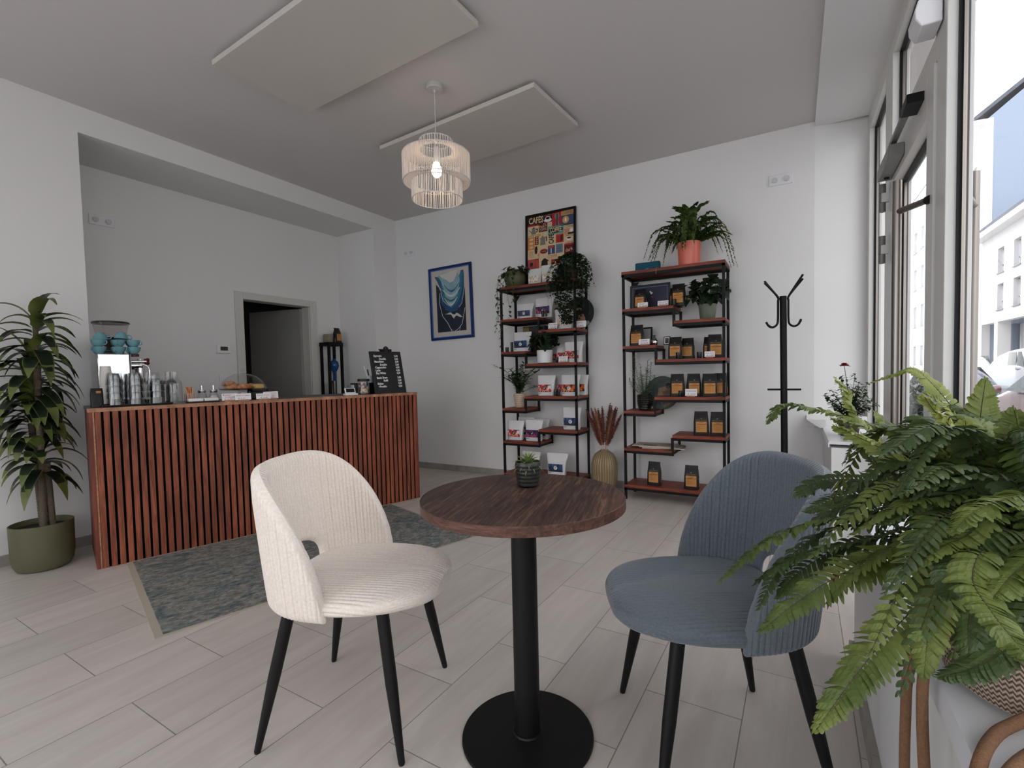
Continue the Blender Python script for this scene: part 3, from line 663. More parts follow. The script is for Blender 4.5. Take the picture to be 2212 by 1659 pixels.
# ------------------------------------------------------------------ shelf units
SY, SDp = 3.985, .295
LEV = [('l', 1.61, 0, .525), ('r', 1.485, .525, 1), ('l', 1.30, 0, .345), ('r', 1.18, .345, 1), ('r', .875, .325, 1), ('l', .755, 0, .325), ('r', .565, .50, 1), ('l', .44, 0, .50)]
def shelf_unit(x0, x1, label):
    Wd = x1-x0; t = thing('shelf_unit', label, 'shelf', (x0, SY, 0), 0, 'stepped shelf units along the back wall')
    e = .02
    for px in (0, Wd-e):
        for py in (0, SDp-e): MB().box(px, px+e, py, py+e, 0, 1.895, black_m).build('post', t, smooth=0, bevel=.001)
    def board(a, b, z, th=.024):
        k = .0 if a == 0 else 0
        o = MB().box(a+.001, b-.001, -.001, SDp+.001, z-th, z, shelfw_m).build('shelf_board', t, smooth=0, bevel=.0015)
        mb = MB(); zz = z-th-.0005
        mb.box(a, b, 0, e, zz-e, zz, black_m); mb.box(a, b, SDp-e, SDp, zz-e, zz, black_m); mb.box(a, a+e, e, SDp-e, zz-e, zz, black_m); mb.box(b-e, b, e, SDp-e, zz-e, zz, black_m)
        mb.build('board_rail', o, smooth=0)
    board(-.004, Wd+.004, 1.92); board(0, Wd, .125)
    for s_, z, a, b in LEV: board(a*Wd, b*Wd, z)
    for i in (0, 2, 4, 6):
        za, zb = LEV[i][1], LEV[i+1][1]; xm = (LEV[i][3] if LEV[i][0] == 'l' else LEV[i][2])*Wd
        for py in (0, SDp-e): MB().box(xm-e/2, xm+e/2, py+.001, py+e-.001, min(za, zb)-.045, max(za, zb)-.025, black_m).build('step_post', t, smooth=0)
    mb = MB(); mb.add([(e, SDp-e, 1.87), (e+.05, SDp-e, 1.87), (e, SDp-e, 1.80), (e, SDp-e+.003, 1.87), (e+.05, SDp-e+.003, 1.87), (e, SDp-e+.003, 1.80)], [(0, 2, 1), (3, 4, 5), (0, 1, 4, 3), (1, 2, 5, 4), (2, 0, 3, 5)], black_m); mb.build('corner_gusset', t, smooth=0)
    return t
XA0, XA1, XB0, XB1 = -2.465, -1.68, -1.258, -.458
shelf_unit(XA0, XA1, 'left black steel stepped shelf with white coffee pouches and trailing plants')
shelf_unit(XB0, XB1, 'right black steel stepped shelf with black coffee bags, fern on top')
# ------------------------------------------------------------------ pouches, bags, tins, price cards
def flower_mat(name, cols, scale=26):
    if name in MATS: return MATS[name]
    m = bpy.data.materials.new(name); m.use_nodes = True; n = m.node_tree.nodes; L = m.node_tree.links; b = n['Principled BSDF']; b.inputs['Roughness'].default_value = .5
    tcn = n.new('ShaderNodeTexCoord'); mp = n.new('ShaderNodeMapping'); mp.inputs['Scale'].default_value = (1, .1, .55); mp.inputs['Rotation'].default_value = (0, .6, 0)
    nz_ = n.new('ShaderNodeTexNoise'); nz_.inputs['Scale'].default_value = 30; mxv = n.new('ShaderNodeMix'); mxv.data_type = 'VECTOR'; mxv.inputs[0].default_value = .04
    v = n.new('ShaderNodeTexVoronoi'); v.inputs['Scale'].default_value = scale*2.2
    L.new(tcn.outputs['Object'], mp.inputs[0]); L.new(mp.outputs[0], nz_.inputs['Vector']); L.new(mp.outputs[0], mxv.inputs[4]); L.new(nz_.outputs['Color'], mxv.inputs[5]); L.new(mxv.outputs[1], v.inputs['Vector'])
    sp = n.new('ShaderNodeSeparateColor'); L.new(v.outputs['Color'], sp.inputs[0])
    r = n.new('ShaderNodeValToRGB'); r.color_ramp.interpolation = 'CONSTANT'; els = r.color_ramp.elements
    els[0].position = 0; els[0].color = cols[0]; els[1].position = 1/len(cols); els[1].color = cols[1]
    for i, c in enumerate(cols[2:]): e = els.new((i+2)/len(cols)); e.color = c
    L.new(sp.outputs[0], r.inputs[0]); L.new(r.outputs[0], b.inputs['Base Color']); MATS[name] = m; return m
pouch_m = P('white_matt_pouch', S(222, 220, 220), .6, bump=.35, bscale=28)
bag_m = P('black_matt_bag', S(20, 19, 19), .5, bump=.4, bscale=24)
SCH = {'red': (flower_mat('red_flower_print', [S(190, 22, 34), S(226, 220, 214), S(40, 70, 56), S(206, 60, 62), S(24, 22, 24), S(232, 130, 110)]), True),
       'orange': (flower_mat('orange_flower_print', [S(26, 44, 36), S(222, 90, 32), S(20, 20, 20), S(206, 66, 50), S(36, 70, 50), S(226, 130, 60)]), False),
       'blue': (flower_mat('blue_leaf_print', [S(24, 40, 96), S(20, 70, 120), S(18, 24, 44), S(40, 96, 110), S(60, 50, 130), S(16, 20, 30)]), False),
       'purple': (flower_mat('purple_flower_print', [S(24, 20, 36), S(70, 34, 110), S(18, 40, 44), S(96, 40, 110), S(16, 14, 24), S(190, 60, 110)]), True),
       'cream': (flower_mat('cream_oat_print', [S(206, 186, 160), S(228, 218, 204), S(190, 160, 130), S(220, 206, 188), S(210, 180, 150), S(232, 226, 216)]), False)}
def loft(mb, secs, m, n=20):
    """rounded-rectangle sections (z, half width, half depth, yoff, exponent)"""
    V = []
    for z, hw, hd, yo, ex in secs:
        for i in range(n):
            a = 2*PI*i/n+PI/n; c, s_ = math.cos(a), math.sin(a)
            V.append((math.copysign(abs(c)**ex, c)*hw, yo+math.copysign(abs(s_)**ex, s_)*hd, z))
    K = len(secs); F = [(j*n+i, j*n+(i+1) % n, (j+1)*n+(i+1) % n, (j+1)*n+i) for j in range(K-1) for i in range(n)]
    F += [tuple(reversed(range(n))), tuple((K-1)*n+i for i in range(n))]; mb.add(V, F, m)
def pouch(label, x, y, z, scheme, w_=.165, h=.19, rz=0, lean=0, flare=1.12, group='white coffee pouches on the left shelf'):
    t = thing('coffee_pouch', label, 'coffee pouch', (x, y, z), rz, group)
    if lean: t.rotation_euler = (lean, 0, rz)
    hw = w_/2; d = .034; mb = MB(); jit = random.uniform(-.004, .004)
    loft(mb, [(0, hw*.93, d*.9, 0, .45), (.012, hw*.97, d, 0, .4), (h*.45, hw*1.0, d*.86, 0, .5), (h*.72, hw*(1+flare)/2, d*.5, .004, .6), (h*.88, hw*flare, .006, .008+jit, .6), (h, hw*flare*.99, .002, .012+jit, .6)], pouch_m, 28)
    mb.build('pouch_body', t, smooth=50)
    MB().box(-hw*flare*.96, hw*flare*.96, .0035, .0045+.004, h*.875, h*.885, pouch_m).build('zip_strip', t)
    m, darkdisc = SCH[scheme]; z0, z1 = h*.20, h*.56; tilt = Rx(math.radians(4))
    f = MB(); y0 = -d-.0012
    f.box(-hw*.80, hw*.80, y0-.0006, y0, z0, z1, m, tilt)
    for a_, b_, c_, e_ in ((-.78, -.45, .012, .0095), (-.78, -.55, .017, .0155), (.5, .75, .012, .0105)): f.box(hw*a_, hw*b_, y0-.0006, y0, z0-c_, z0-e_, ink_m, tilt)
    lo = f.build('printed_label', t, smooth=0)
    Mt = tilt @ T((0, y0-.0010, (z0+z1)/2)) @ FRONT
    if scheme != 'x':
        g = MB(); cr = h*.088
        g.poly([(cr*math.cos(a*PI/14), cr*math.sin(a*PI/14)) for a in range(28)], P('black_emblem', S(16, 15, 16), .5) if darkdisc else paper_m, Mt)
        g.text("n'", cr*1.7, paper_m if darkdisc else ink_m, Mt @ T((0, cr*.1, .0006)), bold=.0006)
        g.build('round_emblem', lo, smooth=0)
    return t
YC = 4.10
pouch('white oat pouch on the shelf top, left one of the pair', -2.148, 4.13, 1.922, 'cream', .140, .165, flare=1.22)
pouch('white oat pouch on the shelf top, right one beside the bushy plant', -1.978, 4.09, 1.922, 'cream', .140, .175, flare=1.22, rz=.08)
pouch('white pouch with blue label leaning left on the second board of the left shelf', -2.262, 4.12, 1.612, 'blue', .158, .15, rz=.12)
pouch('upright white pouch with dark purple label on second board of the left shelf', -2.053, 4.12, 1.612, 'purple', .175, .187, rz=-.03)
pouch('white pouch with pale oat print beside the round black panel, price card before it', -1.838, 4.09, 1.487, 'cream', .168, .185, rz=.06)
pouch('white pouch with blue label left of the dark plant in the white pot', -2.289, 4.10, 1.302, 'blue', .178, .188, rz=-.04)
pouch('white pouch with red flower label, hindmost of three beside the white pot', -1.955, 4.235, 1.182, 'red', .15, .165)
pouch('white pouch with red flower label, middle of three beside the white pot', -1.875, 4.165, 1.182, 'red', .15, .175)
pouch('white pouch with red flower label, foremost of three beside the white pot', -1.744, 4.08, 1.182, 'red', .165, .186, rz=-.06)
pouch('white pouch with red flower label, first on the board right of the fern-leaved pot plant', -2.028, 4.08, .877, 'red', .165, .19)
pouch('white pouch with red flower label half hidden behind two others on the middle board', -1.885, 4.19, .877, 'red', .165, .185)
pouch('white pouch with orange flower label right of the two little black tins', -1.782, 4.08, .877, 'orange', .168, .19)
pouch('white pouch with orange flower label at the right end, behind the shelf post', -1.745, 4.20, .877, 'orange', .165, .187)
pouch('white pouch with red flower label, first on the lower left board', -2.368, 4.07, .442, 'red', .165, .188)
pouch('white pouch with purple label, second on the lower left board', -2.165, 4.07, .442, 'purple', .168, .198)
pouch('white pouch with purple label tucked behind the shelf step', -2.168, 4.215, .442, 'purple', .168, .195)
pouch('white pouch seen only by its top edge behind the lower left pouches', -2.345, 4.235, .442, 'blue', .165, .205)
pouch('white pouch with blue label alone on the board above the purple ones', -1.775, 4.08, .567, 'blue', .16, .2, rz=.05)
pouch('white pouch on the bottom board partly hidden by the succulent', -2.232, 4.12, .127, 'blue', .18, .197)
pouch('white pouch with blue label on bottom board, right of the succulent', -1.934, 4.08, .127, 'blue', .178, .205, flare=1.2, rz=.05)
kraft_m = P('orange_kraft_label', S(202, 142, 76), .7, var=.12, vscale=8); gold_m = P('pale_gold_print', S(150, 128, 84), .5); kdark = P('brown_label_print', S(92, 52, 26), .7)
def cbag(label, x, y, z, rz=0, w_=.105, h=.178, group='black coffee bags with orange labels on the right shelf'):
    t = thing('coffee_bag', label, 'coffee bag', (x, y, z), rz, group)
    hw = w_/2; d = .032; mb = MB(); j = random.uniform(-.003, .003)
    loft(mb, [(0, hw, d, 0, .28), (.008, hw*1.03, d*1.02, 0, .28), (h*.55, hw*.99, d*.95, 0, .3), (h*.74, hw*.93, d*.62, .0, .35), (h*.88, hw*.9, .006, j, .4), (h, hw*.89, .004, .004+j, .4)], bag_m, 28); mb.build('bag_body', t, smooth=50)
    z0, z1 = h*.13, h*.58; f = MB(); y0 = -d*1.03-.0012
    f.box(-hw*.72, hw*.72, y0-.0006, y0, z0, z1, kraft_m); lo = f.build('kraft_label', t, smooth=0)
    Mb = T((0, y0-.0008, 0)) @ FRONT; g = MB(); k = z1-z0
    g.box(-hw*.62, hw*.62, z1-k*.27, z1-k*.22, 0, .0003, kdark, Mb)
    for r_ in range(5): g.box(-hw*.6, -hw*(.6-.9*random.uniform(.5, .9)), z1-k*(.38+.1*r_), z1-k*(.36+.1*r_), 0, .0003, kdark, Mb); g.box(hw*.05, hw*.5, z1-k*(.38+.1*r_), z1-k*(.37+.1*r_), 0, .0003, kdark, Mb)
    g.box(-hw*.3, hw*.3, z1-k*.12, z1-k*.08, 0, .0003, kdark, Mb); g.build('label_print', lo, smooth=0)
    g = MB(); Mt = T((0, -d*1.0-.002, h*.635)) @ Rx(math.radians(-12)) @ FRONT
    g.text('N E L L E N S', .0105, gold_m, Mt @ T((0, 0, .003)), maxw=hw*1.35); g.text('*', .03, gold_m, Mt @ T((0, .008, .003))); g.build('gold_lettering', t, smooth=0)
    MB().tube([(hw*1.035, -.006, h*.12), (hw*1.01, -.004, h*.38), (hw*.93, -.001, h*.6)], .0017, P('yellow_seal_line', S(196, 160, 84), .5), 5).build('side_seal', t)
    return t
cbag('black coffee bag with orange label standing before the dark framed picture', -1.128, 4.08, 1.612, w_=.10, h=.165)
cbag('black coffee bag mostly hidden behind another beside the small tin, top left board', -.862, 4.19, 1.612, w_=.10, h=.165)
cbag('tall black coffee bag with orange label right of the framed picture', -.818, 4.09, 1.612, w_=.108, h=.178)
cbag('black coffee bag alone left of the silver jar', -1.161, 4.08, 1.302, w_=.115, h=.178)
cbag('black coffee bag, left of the pair right of the little photo frame', -.842, 4.07, 1.182, w_=.108, h=.178, rz=.02)
cbag('black coffee bag, right of the pair right of the little photo frame', -.762, 4.16, 1.182, w_=.102, h=.17)
cbag('black coffee bag hidden behind the turned one at the right shelf post', -.595, 4.18, 1.182, w_=.10, h=.172)
cbag('black coffee bag turned sideways at the right shelf post, third board', -.545, 4.10, 1.182, rz=.30, w_=.112, h=.184)
cbag('black coffee bag, first of four on the middle board beside the little tin', -.832, 4.08, .877, rz=.12, w_=.112, h=.182)
cbag('black coffee bag behind the price card, second of four on the middle board', -.706, 4.09, .877, rz=.28, w_=.108, h=.182)
cbag('black coffee bag, third of four on the middle board', -.586, 4.08, .877, rz=.25, w_=.112, h=.18)
cbag('black coffee bag half behind the shelf post, last of four on the middle board', -.515, 4.18, .877, rz=.2, w_=.10, h=.182)
cbag('black coffee bag, left one of two on the short lower right board', -.650, 4.08, .567, rz=.2, w_=.112, h=.188)
cbag('black coffee bag, right one of two on the short lower right board', -.530, 4.09, .567, rz=.15, w_=.108, h=.186)
cbag('black coffee bag on the bottom board of the right shelf, left one', -1.026, 4.08, .127, rz=-.03, w_=.11, h=.194)
cbag('black coffee bag on the bottom board of the right shelf, right one', -.722, 4.06, .127, rz=.04, w_=.112, h=.19)
def tin(label, x, y, z, r_=.016, h=.045, group='small black sample tins on the shelves'):
    t = thing('sample_tin', label, 'tin', (x, y, z), 0, group)
    MB().lathe([(0, 0), (r_*.95, 0), (r_, .002), (r_, h*.74), (0, h*.74)], plastic_b, 24, cap=False).build('tin_body', t)
    MB().lathe([(r_*1.05, h*.72), (r_*1.05, h*.98), (r_, h), (0, h)], P('dark_tin_lid', S(52, 52, 54), .25, metal=.6), 24, cap=False).build('lid', t)
tin('short black tin at the left end of the third board, left shelf', -2.428, 4.04, 1.302)
tin('taller black tin beside the pouch on the third board, left shelf', -2.402, 4.09, 1.302, .013, .095)
tin('black tin in front of the purple pouch, left of two', -2.025, 4.03, 1.612, .014, .05)
tin('black tin in front of the purple pouch, right of two', -1.99, 4.03, 1.612, .009, .05)
tin('black tin left of the small price card beside the white pot', -1.89, 4.03, 1.182, .014, .05)
tin('black tin between the red and orange pouches, left of two', -1.905, 4.02, .877, .0145, .06)
tin('black tin between the red and orange pouches, right of two', -1.872, 4.02, .877, .0125, .06)
tin('black tin with shiny lid in front of the tall bag by the picture', -.840, 4.015, 1.612, .018, .048)
tin('black tin in front of the bag pair near the photo frame', -.808, 4.01, 1.182, .019, .05)
tin('black tin standing alone in the gap of the third board, right shelf', -.655, 4.05, 1.182, .018, .048)
tin('black tin in front of the first bag on the middle board', -.797, 4.015, .877, .013, .047)
holder_m = wood('pale_card_holder_wood', S(150, 108, 84), S(176, 136, 108), S(196, 158, 130), 0, 60, 8)
def card(label, loc, rz, lines, w_=.09, h=.05, cols=None, group='handwritten price cards on the shelves', wd=None):
    t = thing('price_card', label, 'price card', loc, rz, group)
    MB().box(-w_*.35, w_*.35, -.009, .009, 0, .009, holder_m).build('card_holder', t, bevel=.001)
    tl = Rx(math.radians(-9)); c = MB().box(-w_/2, w_/2, -.0005, .0005, .006, h+.004, paper_m, tl).build('card', t, smooth=0)
    g = MB(); n = len(lines)
    for i, (s_, sz, ox, cm) in enumerate(lines):
        g.text(s_, sz, cm, tl @ T((ox*w_/2, -.0009, .008+(h-.006)*(1-(i+.55)/n))) @ FRONT, maxw=min(w_*.86*(1-abs(ox)*.5), len(s_)*sz*.62))
    g.build('handwriting', c, smooth=0)
R_, K_ = redink_m, ink_m
card('price card in front of the oat pouch, left shelf second board', (-1.917, 4.005, 1.487), .0, [('Porridge', .016, 0, K_), ('€ 8,50', .016, .1, K_)], .09, .055)
card('lilac tinted price card in front of the round black panel', (-1.66, 4.05, 1.487), -.05, [('Granola', .014, -.3, K_), ('€ 8,50', .014, 0, K_)], .10, .06)
card('price card before the red pouch beside the white pot', (-1.822, 4.01, 1.182), -.02, [('Brasilien', .015, 0, R_), ('€ 9,50', .017, .1, R_)], .09, .052)
card('price card in front of the bag and framed picture', (-1.09, 4.005, 1.612), 0, [('Kenya', .013, -.1, K_), ('€ 10,90', .015, .1, R_)], .085, .04)
card('price card between framed picture and small tin', (-.925, 4.005, 1.612), 0, [('Äthiopien', .013, 0, K_), ('€ 11,90', .016, .1, R_)], .085, .04)
card('price card in front of the single bag left of the silver jar', (-1.082, 4.005, 1.302), 0, [('Decaf', .016, 0, K_), ('€ 10,90', .014, .1, R_)], .09, .048)
card('price card leaning at the turned bag by the right post', (-.571, 4.0, 1.182), .1, [('Espresso', .012, 0, K_), ('€ 9,90', .014, .1, R_)], .075, .045)
card('price card between the bags on the middle board', (-.712, 4.0, .877), 0, [('Guatemala', .014, 0, K_), ('€ 10,90', .014, .1, R_)], .09, .058)
# ------------------------------------------------------------------ small things on the shelves
def frame_pic(name, label, cat, loc, w_, h, fr_m, fw_, dep=.018, rot=(0, 0, 0), group=None):
    t = thing(name, label, cat, loc, 0, group); t.rotation_euler = rot
    mb = MB(); mb.box(0, w_, 0, dep, 0, fw_, fr_m); mb.box(0, w_, 0, dep, h-fw_, h, fr_m); mb.box(0, fw_, 0, dep, fw_, h-fw_, fr_m); mb.box(w_-fw_, w_, 0, dep, fw_, h-fw_, fr_m)
    mb.box(.002, w_-.002, dep-.004, dep-.001, .002, h-.002, P('frame_back_board', S(60, 50, 42), .8)); mb.build('picture_frame', t, smooth=0, bevel=.0015); return t
# collage poster
t = frame_pic('framed_poster', 'black framed collage of vintage coffee advertisements on the left shelf top', 'poster', (-2.345, 4.285, 1.922), .545, .745, black_m, .022, rot=(math.radians(-2.2), 0, 0))
def C_(n, *rgb): return P(n, S(*rgb), .75)
cream = C_('poster_cream', 214, 190, 150); maroon = C_('poster_maroon', 92, 24, 26); pdark = C_('poster_dark', 44, 26, 24); pred = C_('poster_red', 176, 36, 44); pblue = C_('poster_blue', 58, 78, 116)
pteal = C_('poster_teal', 106, 150, 142); pyel = C_('poster_yellow', 206, 154, 84); porg = C_('poster_orange', 208, 128, 72); pgrey = C_('poster_grey', 128, 122, 116); plb = C_('poster_pale_blue', 110, 128, 150); pink_ = C_('poster_pink', 176, 78, 76); brick_ = C_('poster_brick', 184, 78, 50)
IW, IH = .501, .701; mb = MB(); PM = T((.022, .0118, .022)) @ FRONT
def blk(u0_, v0_, u1_, v1_, m, l=0): mb.box(u0_*IW, u1_*IW, (1-v1_)*IH, (1-v0_)*IH, 0, .0004+.0003*l, m, PM)
def ptx(s_, u, v, sz, m, w_=None, rot=0, b=.0): mb.text(s_, sz, m, PM @ T((u*IW, (1-v)*IH, .0016)) @ Rz(rot), maxw=w_*IW if w_ else None, bold=b)
def pshape(pts, m, l=2): mb.poly([(u*IW, (1-v)*IH) for u, v in pts], m, PM @ T((0, 0, .0004+.0003*l)), th=.0001)
def pell(u, v, ru, rv, m, l=2): pshape([(u+ru*math.cos(a*PI/12), v+rv*math.sin(a*PI/12)) for a in range(24)], m, l)
blk(0, 0, 1, 1, cream)
blk(0, 0, .54, .115, pdark, 1); blk(0, .115, .36, .135, pred, 1); ptx('CAFÉS', .19, .06, .085, cream, .32, 0, .002); ptx('COFFEE', .45, .018, .02, porg, .14)
pell(.45, .085, .085, .025, paper_m); pell(.45, .062, .06, .032, paper_m, 3); pell(.45, .056, .044, .018, pdark, 4)
blk(.54, 0, .735, .185, pred, 1); pshape([(.6, .02), (.69, .01), (.70, .06), (.67, .10), (.70, .18), (.61, .185), (.63, .10), (.585, .06)], pgrey, 2); pshape([(.64, .02), (.66, .02), (.66, .18), (.635, .18)], pdark, 3)
blk(.735, 0, 1, .062, pyel, 1); ptx('COFFEE', .87, .033, .040, pblue, .22); blk(.735, .062, 1, .19, pblue, 1); pell(.83, .125, .07, .050, pyel); pell(.83, .125, .02, .03, paper_m, 3); blk(.735, .19, 1, .20, pdark, 1)
pshape([(.10, .165), (.17, .165), (.185, .25), (.085, .25)], pgrey); pshape([(.03, .175), (.09, .21), (.09, .235), (.02, .18)], pgrey); pshape([(.18, .17), (.235, .18), (.225, .215), (.185, .235), (.185, .22), (.21, .205), (.215, .19), (.18, .185)], pdark); pshape([(.10, .165), (.135, .148), (.17, .165)], pdark); ptx('COFFEE POT', .13, .268, .018, pdark, .22)
blk(.25, .118, .44, .235, maroon, 1); ptx("Paul's", .34, .155, .055, cream, .15, .3); ptx('COFFEE', .345, .205, .034, cream, .15, .15)
blk(.445, .13, .54, .172, cream, 2); ptx('est', .49, .15, .02, pgrey)
blk(.45, .178, .79, .30, pteal, 1); pell(.62, .24, .155, .042, pdark); ptx('COFFEE', .62, .24, .062, cream, .25, 0, .0015); pell(.26, .275, .035, .022, pyel, 3)
ptx('COFFEE', .90, .225, .032, pdark, .18); blk(.80, .25, 1, .33, cream, 1)
for k in range(6): blk(.80, .252+k*.013, .93, .258+k*.013, pred, 2)
pell(.95, .28, .04, .025, paper_m, 3); blk(.88, .305, 1, .33, pdark, 3)
blk(0, .285, .155, .465, porg, 1)
for k in range(3): pell(.085, .32+k*.055, .045, .018, cream)
blk(.165, .285, .245, .405, maroon, 1)
for k in range(4): pell(.205, .302+k*.028, .022, .010, pyel)
pshape([(.30, .315), (.335, .285), (.37, .315), (.42, .30), (.39, .335), (.40, .42), (.28, .42), (.29, .34), (.265, .32)], pgrey); pshape([(.41, .31), (.43, .31), (.43, .37), (.41, .38)], pdark)
ptx('CAFE', .53, .355, .075, pdark, .19, PI/2, .002)
blk(.62, .305, .79, .425, brick_, 1); pshape([(.64, .32), (.70, .33), (.70, .42), (.64, .405)], pred); pshape([(.71, .33), (.77, .315), (.77, .40), (.71, .42)], maroon)
ptx('MARVEL', .90, .345, .026, pdark, .17); pell(.90, .40, .075, .026, cream, 2); pell(.90, .388, .055, .022, paper_m, 3); pell(.90, .38, .045, .012, maroon, 4); ptx('COFFEE', .90, .445, .026, pdark, .17)
blk(.45, .445, .60, .565, pblue, 1); pell(.52, .465, .05, .022, brick_); blk(.512, .48, .528, .55, paper_m, 2); blk(.62, .44, .77, .565, plb, 1); ptx('WORLD', .695, .475, .02, pdark, .11); ptx('FINEST', .695, .505, .02, pdark, .11); ptx('COFFEE', .695, .54, .022, pdark, .12)
blk(.80, .455, 1, .475, pred, 1); blk(.80, .475, 1, .60, maroon, 1); ptx('dark', .90, .54, .05, cream, .15, .2)
ptx('COFFEE', .06, .53, .030, pred, .13, PI/2); ptx('COFFEE', .11, .53, .026, pred, .13, PI/2); pshape([(.17, .43), (.21, .42), (.225, .47), (.21, .53), (.165, .53), (.155, .47)], pdark); ptx('coffee', .25, .56, .03, pred, .1, PI/2)
pell(.36, .51, .085, .035, pred); blk(.30, .495, .42, .53, pdark, 3); ptx('COFFEE', .36, .512, .016, cream, .1)
pell(.53, .60, .09, .04, cream, 2); ptx('COFFEE', .55, .60, .045, brick_, .2)
blk(0, .60, .17, .76, pink_, 1); pshape([(.05, .65), (.12, .65), (.11, .70), (.06, .70)], pdark); blk(.17, .60, .25, .76, pred, 1); blk(.185, .62, .235, .75, pink_, 2)
pshape([(.33, .63), (.38, .605), (.43, .63), (.48, .65), (.44, .66), (.45, .72), (.30, .72), (.31, .65)], pdark); blk(.52, .64, .72, .76, pred, 1); blk(.75, .61, 1, .76, pteal, 1); ptx('CAFE', .62, .70, .05, cream, .16)
blk(0, .76, .33, 1, maroon, 1); ptx('Coffee', .17, .88, .06, cream, .26); blk(.33, .76, .66, 1, pyel, 1); pell(.5, .88, .1, .06, pdark); blk(.66, .76, 1, 1, pblue, 1)
mb.build('collage_print', t, smooth=0)
# blue abstract painting, hung slightly askew
t = thing('abstract_painting', 'blue framed abstract painting of a turquoise wave above a white bird', 'painting', (-3.610, YB-.028, 1.482), 0); t.rotation_euler = (0, math.radians(-1.2), 0)
w_, h = .592, .815; bl = P('deep_blue_frame', S(18, 44, 112), .35, var=.5, vscale=6); bl2 = P('light_blue_frame_edge', S(52, 120, 182), .4)
mb = MB()
for a, b, c, d in ((0, w_, 0, .026), (0, w_, h-.026, h), (0, .026, .026, h-.026), (w_-.026, w_, .026, h-.026)): mb.box(a, b, .002, .026, c, d, bl)
mb.build('picture_frame', t, smooth=0, bevel=.002)
mb = MB()
for a, b, c, d in ((.026, w_-.026, .026, .034), (.026, w_-.026, h-.034, h-.026), (.026, .034, .034, h-.034), (w_-.034, w_-.026, .034, h-.034)): mb.box(a, b, .006, .012, c, d, bl2)
mb.build('frame_inner_edge', t, smooth=0)
mb = MB(); mb.box(.034, w_-.034, .014, .018, .034, h-.034, C_('mount_beige', 196, 188, 178)); mb.build('mount', t, smooth=0)
AM = T((0, .0125, 0)) @ FRONT; mb = MB()
# outline coordinates in picture widths/heights (u right, v down)
def au(pts): return [(.034+u*(w_-.068), h-.034-v*(h-.068)) for u, v in pts]
def ap(pts, m, l): mb.poly(au(pts), m, AM @ T((0, 0, .0004*l)), th=.0003)
navy = P('painted_navy', S(30, 40, 58), .5, var=.35, vscale=9); tq = P('painted_turquoise', S(52, 124, 152), .45, var=.4, vscale=11); tq2 = P('painted_pale_turquoise', S(146, 184, 192), .45, var=.25, vscale=14); offw = C_('painted_off_white', 204, 202, 196); midb = P('painted_mid_blue', S(38, 82, 130), .45, var=.3, vscale=9)
L_, R__ = .12, .88
ap([(L_, .20), (.20, .26), (.30, .42), (.50, .58), (.70, .55), (.82, .42), (.88, .30), (.88, .93), (L_, .93)], navy, 0)
ap([(.10, .10), (.16, .16), (.24, .28), (.20, .40), (.24, .50), (.35, .60), (.50, .645), (.64, .63), (.76, .56), (.83, .44), (.86, .30), (.87, .12), (.86, .05), (.80, .05), (.72, .16), (.70, .30), (.50, .50), (.34, .42), (.26, .26), (.18, .14), (.10, .08)], midb, 1)
ap([(.12, .10), (.22, .20), (.28, .32), (.30, .44), (.40, .54), (.52, .585), (.64, .55), (.74, .46), (.80, .34), (.84, .20), (.85, .06), (.80, .07), (.70, .18), (.10, .08)], tq, 2)
ap([(.18, .08), (.26, .16), (.33, .30), (.37, .42), (.46, .52), (.56, .52), (.66, .44), (.72, .32), (.76, .18), (.74, .10), (.6, .04), (.3, .05)], tq2, 3)
ap([(.22, .07), (.70, .03), (.68, .11), (.60, .19), (.50, .21), (.42, .16), (.30, .12)], offw, 4)
for k, (yy, ww) in enumerate(((.27, .20), (.34, .23), (.41, .21), (.47, .17))):
    c = .54-.01*k; top = [(c-ww+2*ww*i/10, yy-.05+.10*math.sin(PI*i/10)) for i in range(11)]; bot = [(c-ww+2*ww*i/10, yy-.035+.115*math.sin(PI*i/10)) for i in range(10, -1, -1)]
    ap(top+bot, (tq, offw, tq, offw)[k], 5)
def stroke(pts, wd, l=6): 
    q = au(pts); mb.tube([(a, b, .0004*l+.0012) for a, b in q], wd, offw, 5, AM)
stroke([(.12, .17), (.20, .24), (.25, .28), (.26, .36), (.30, .46), (.40, .52), (.52, .56)], .0034); stroke([(.22, .34), (.20, .50), (.27, .69), (.40, .80), (.48, .90), (.50, .935)], .0034)
stroke([(.87, .32), (.82, .46), (.79, .53), (.72, .58)], .0026); stroke([(.87, .60), (.83, .70), (.78, .83), (.68, .90), (.58, .93)], .0032); stroke([(.74, .86), (.70, .93)], .0022); stroke([(.46, .88), (.54, .935)], .002)
ap([(.33, .665), (.40, .66), (.46, .645), (.50, .65), (.54, .68), (.60, .685), (.64, .66), (.70, .68), (.80, .735), (.72, .73), (.64, .70), (.59, .72), (.57, .745), (.53, .715), (.50, .68), (.42, .672)], offw, 5)
mb.build('canvas_image', t, smooth=0)
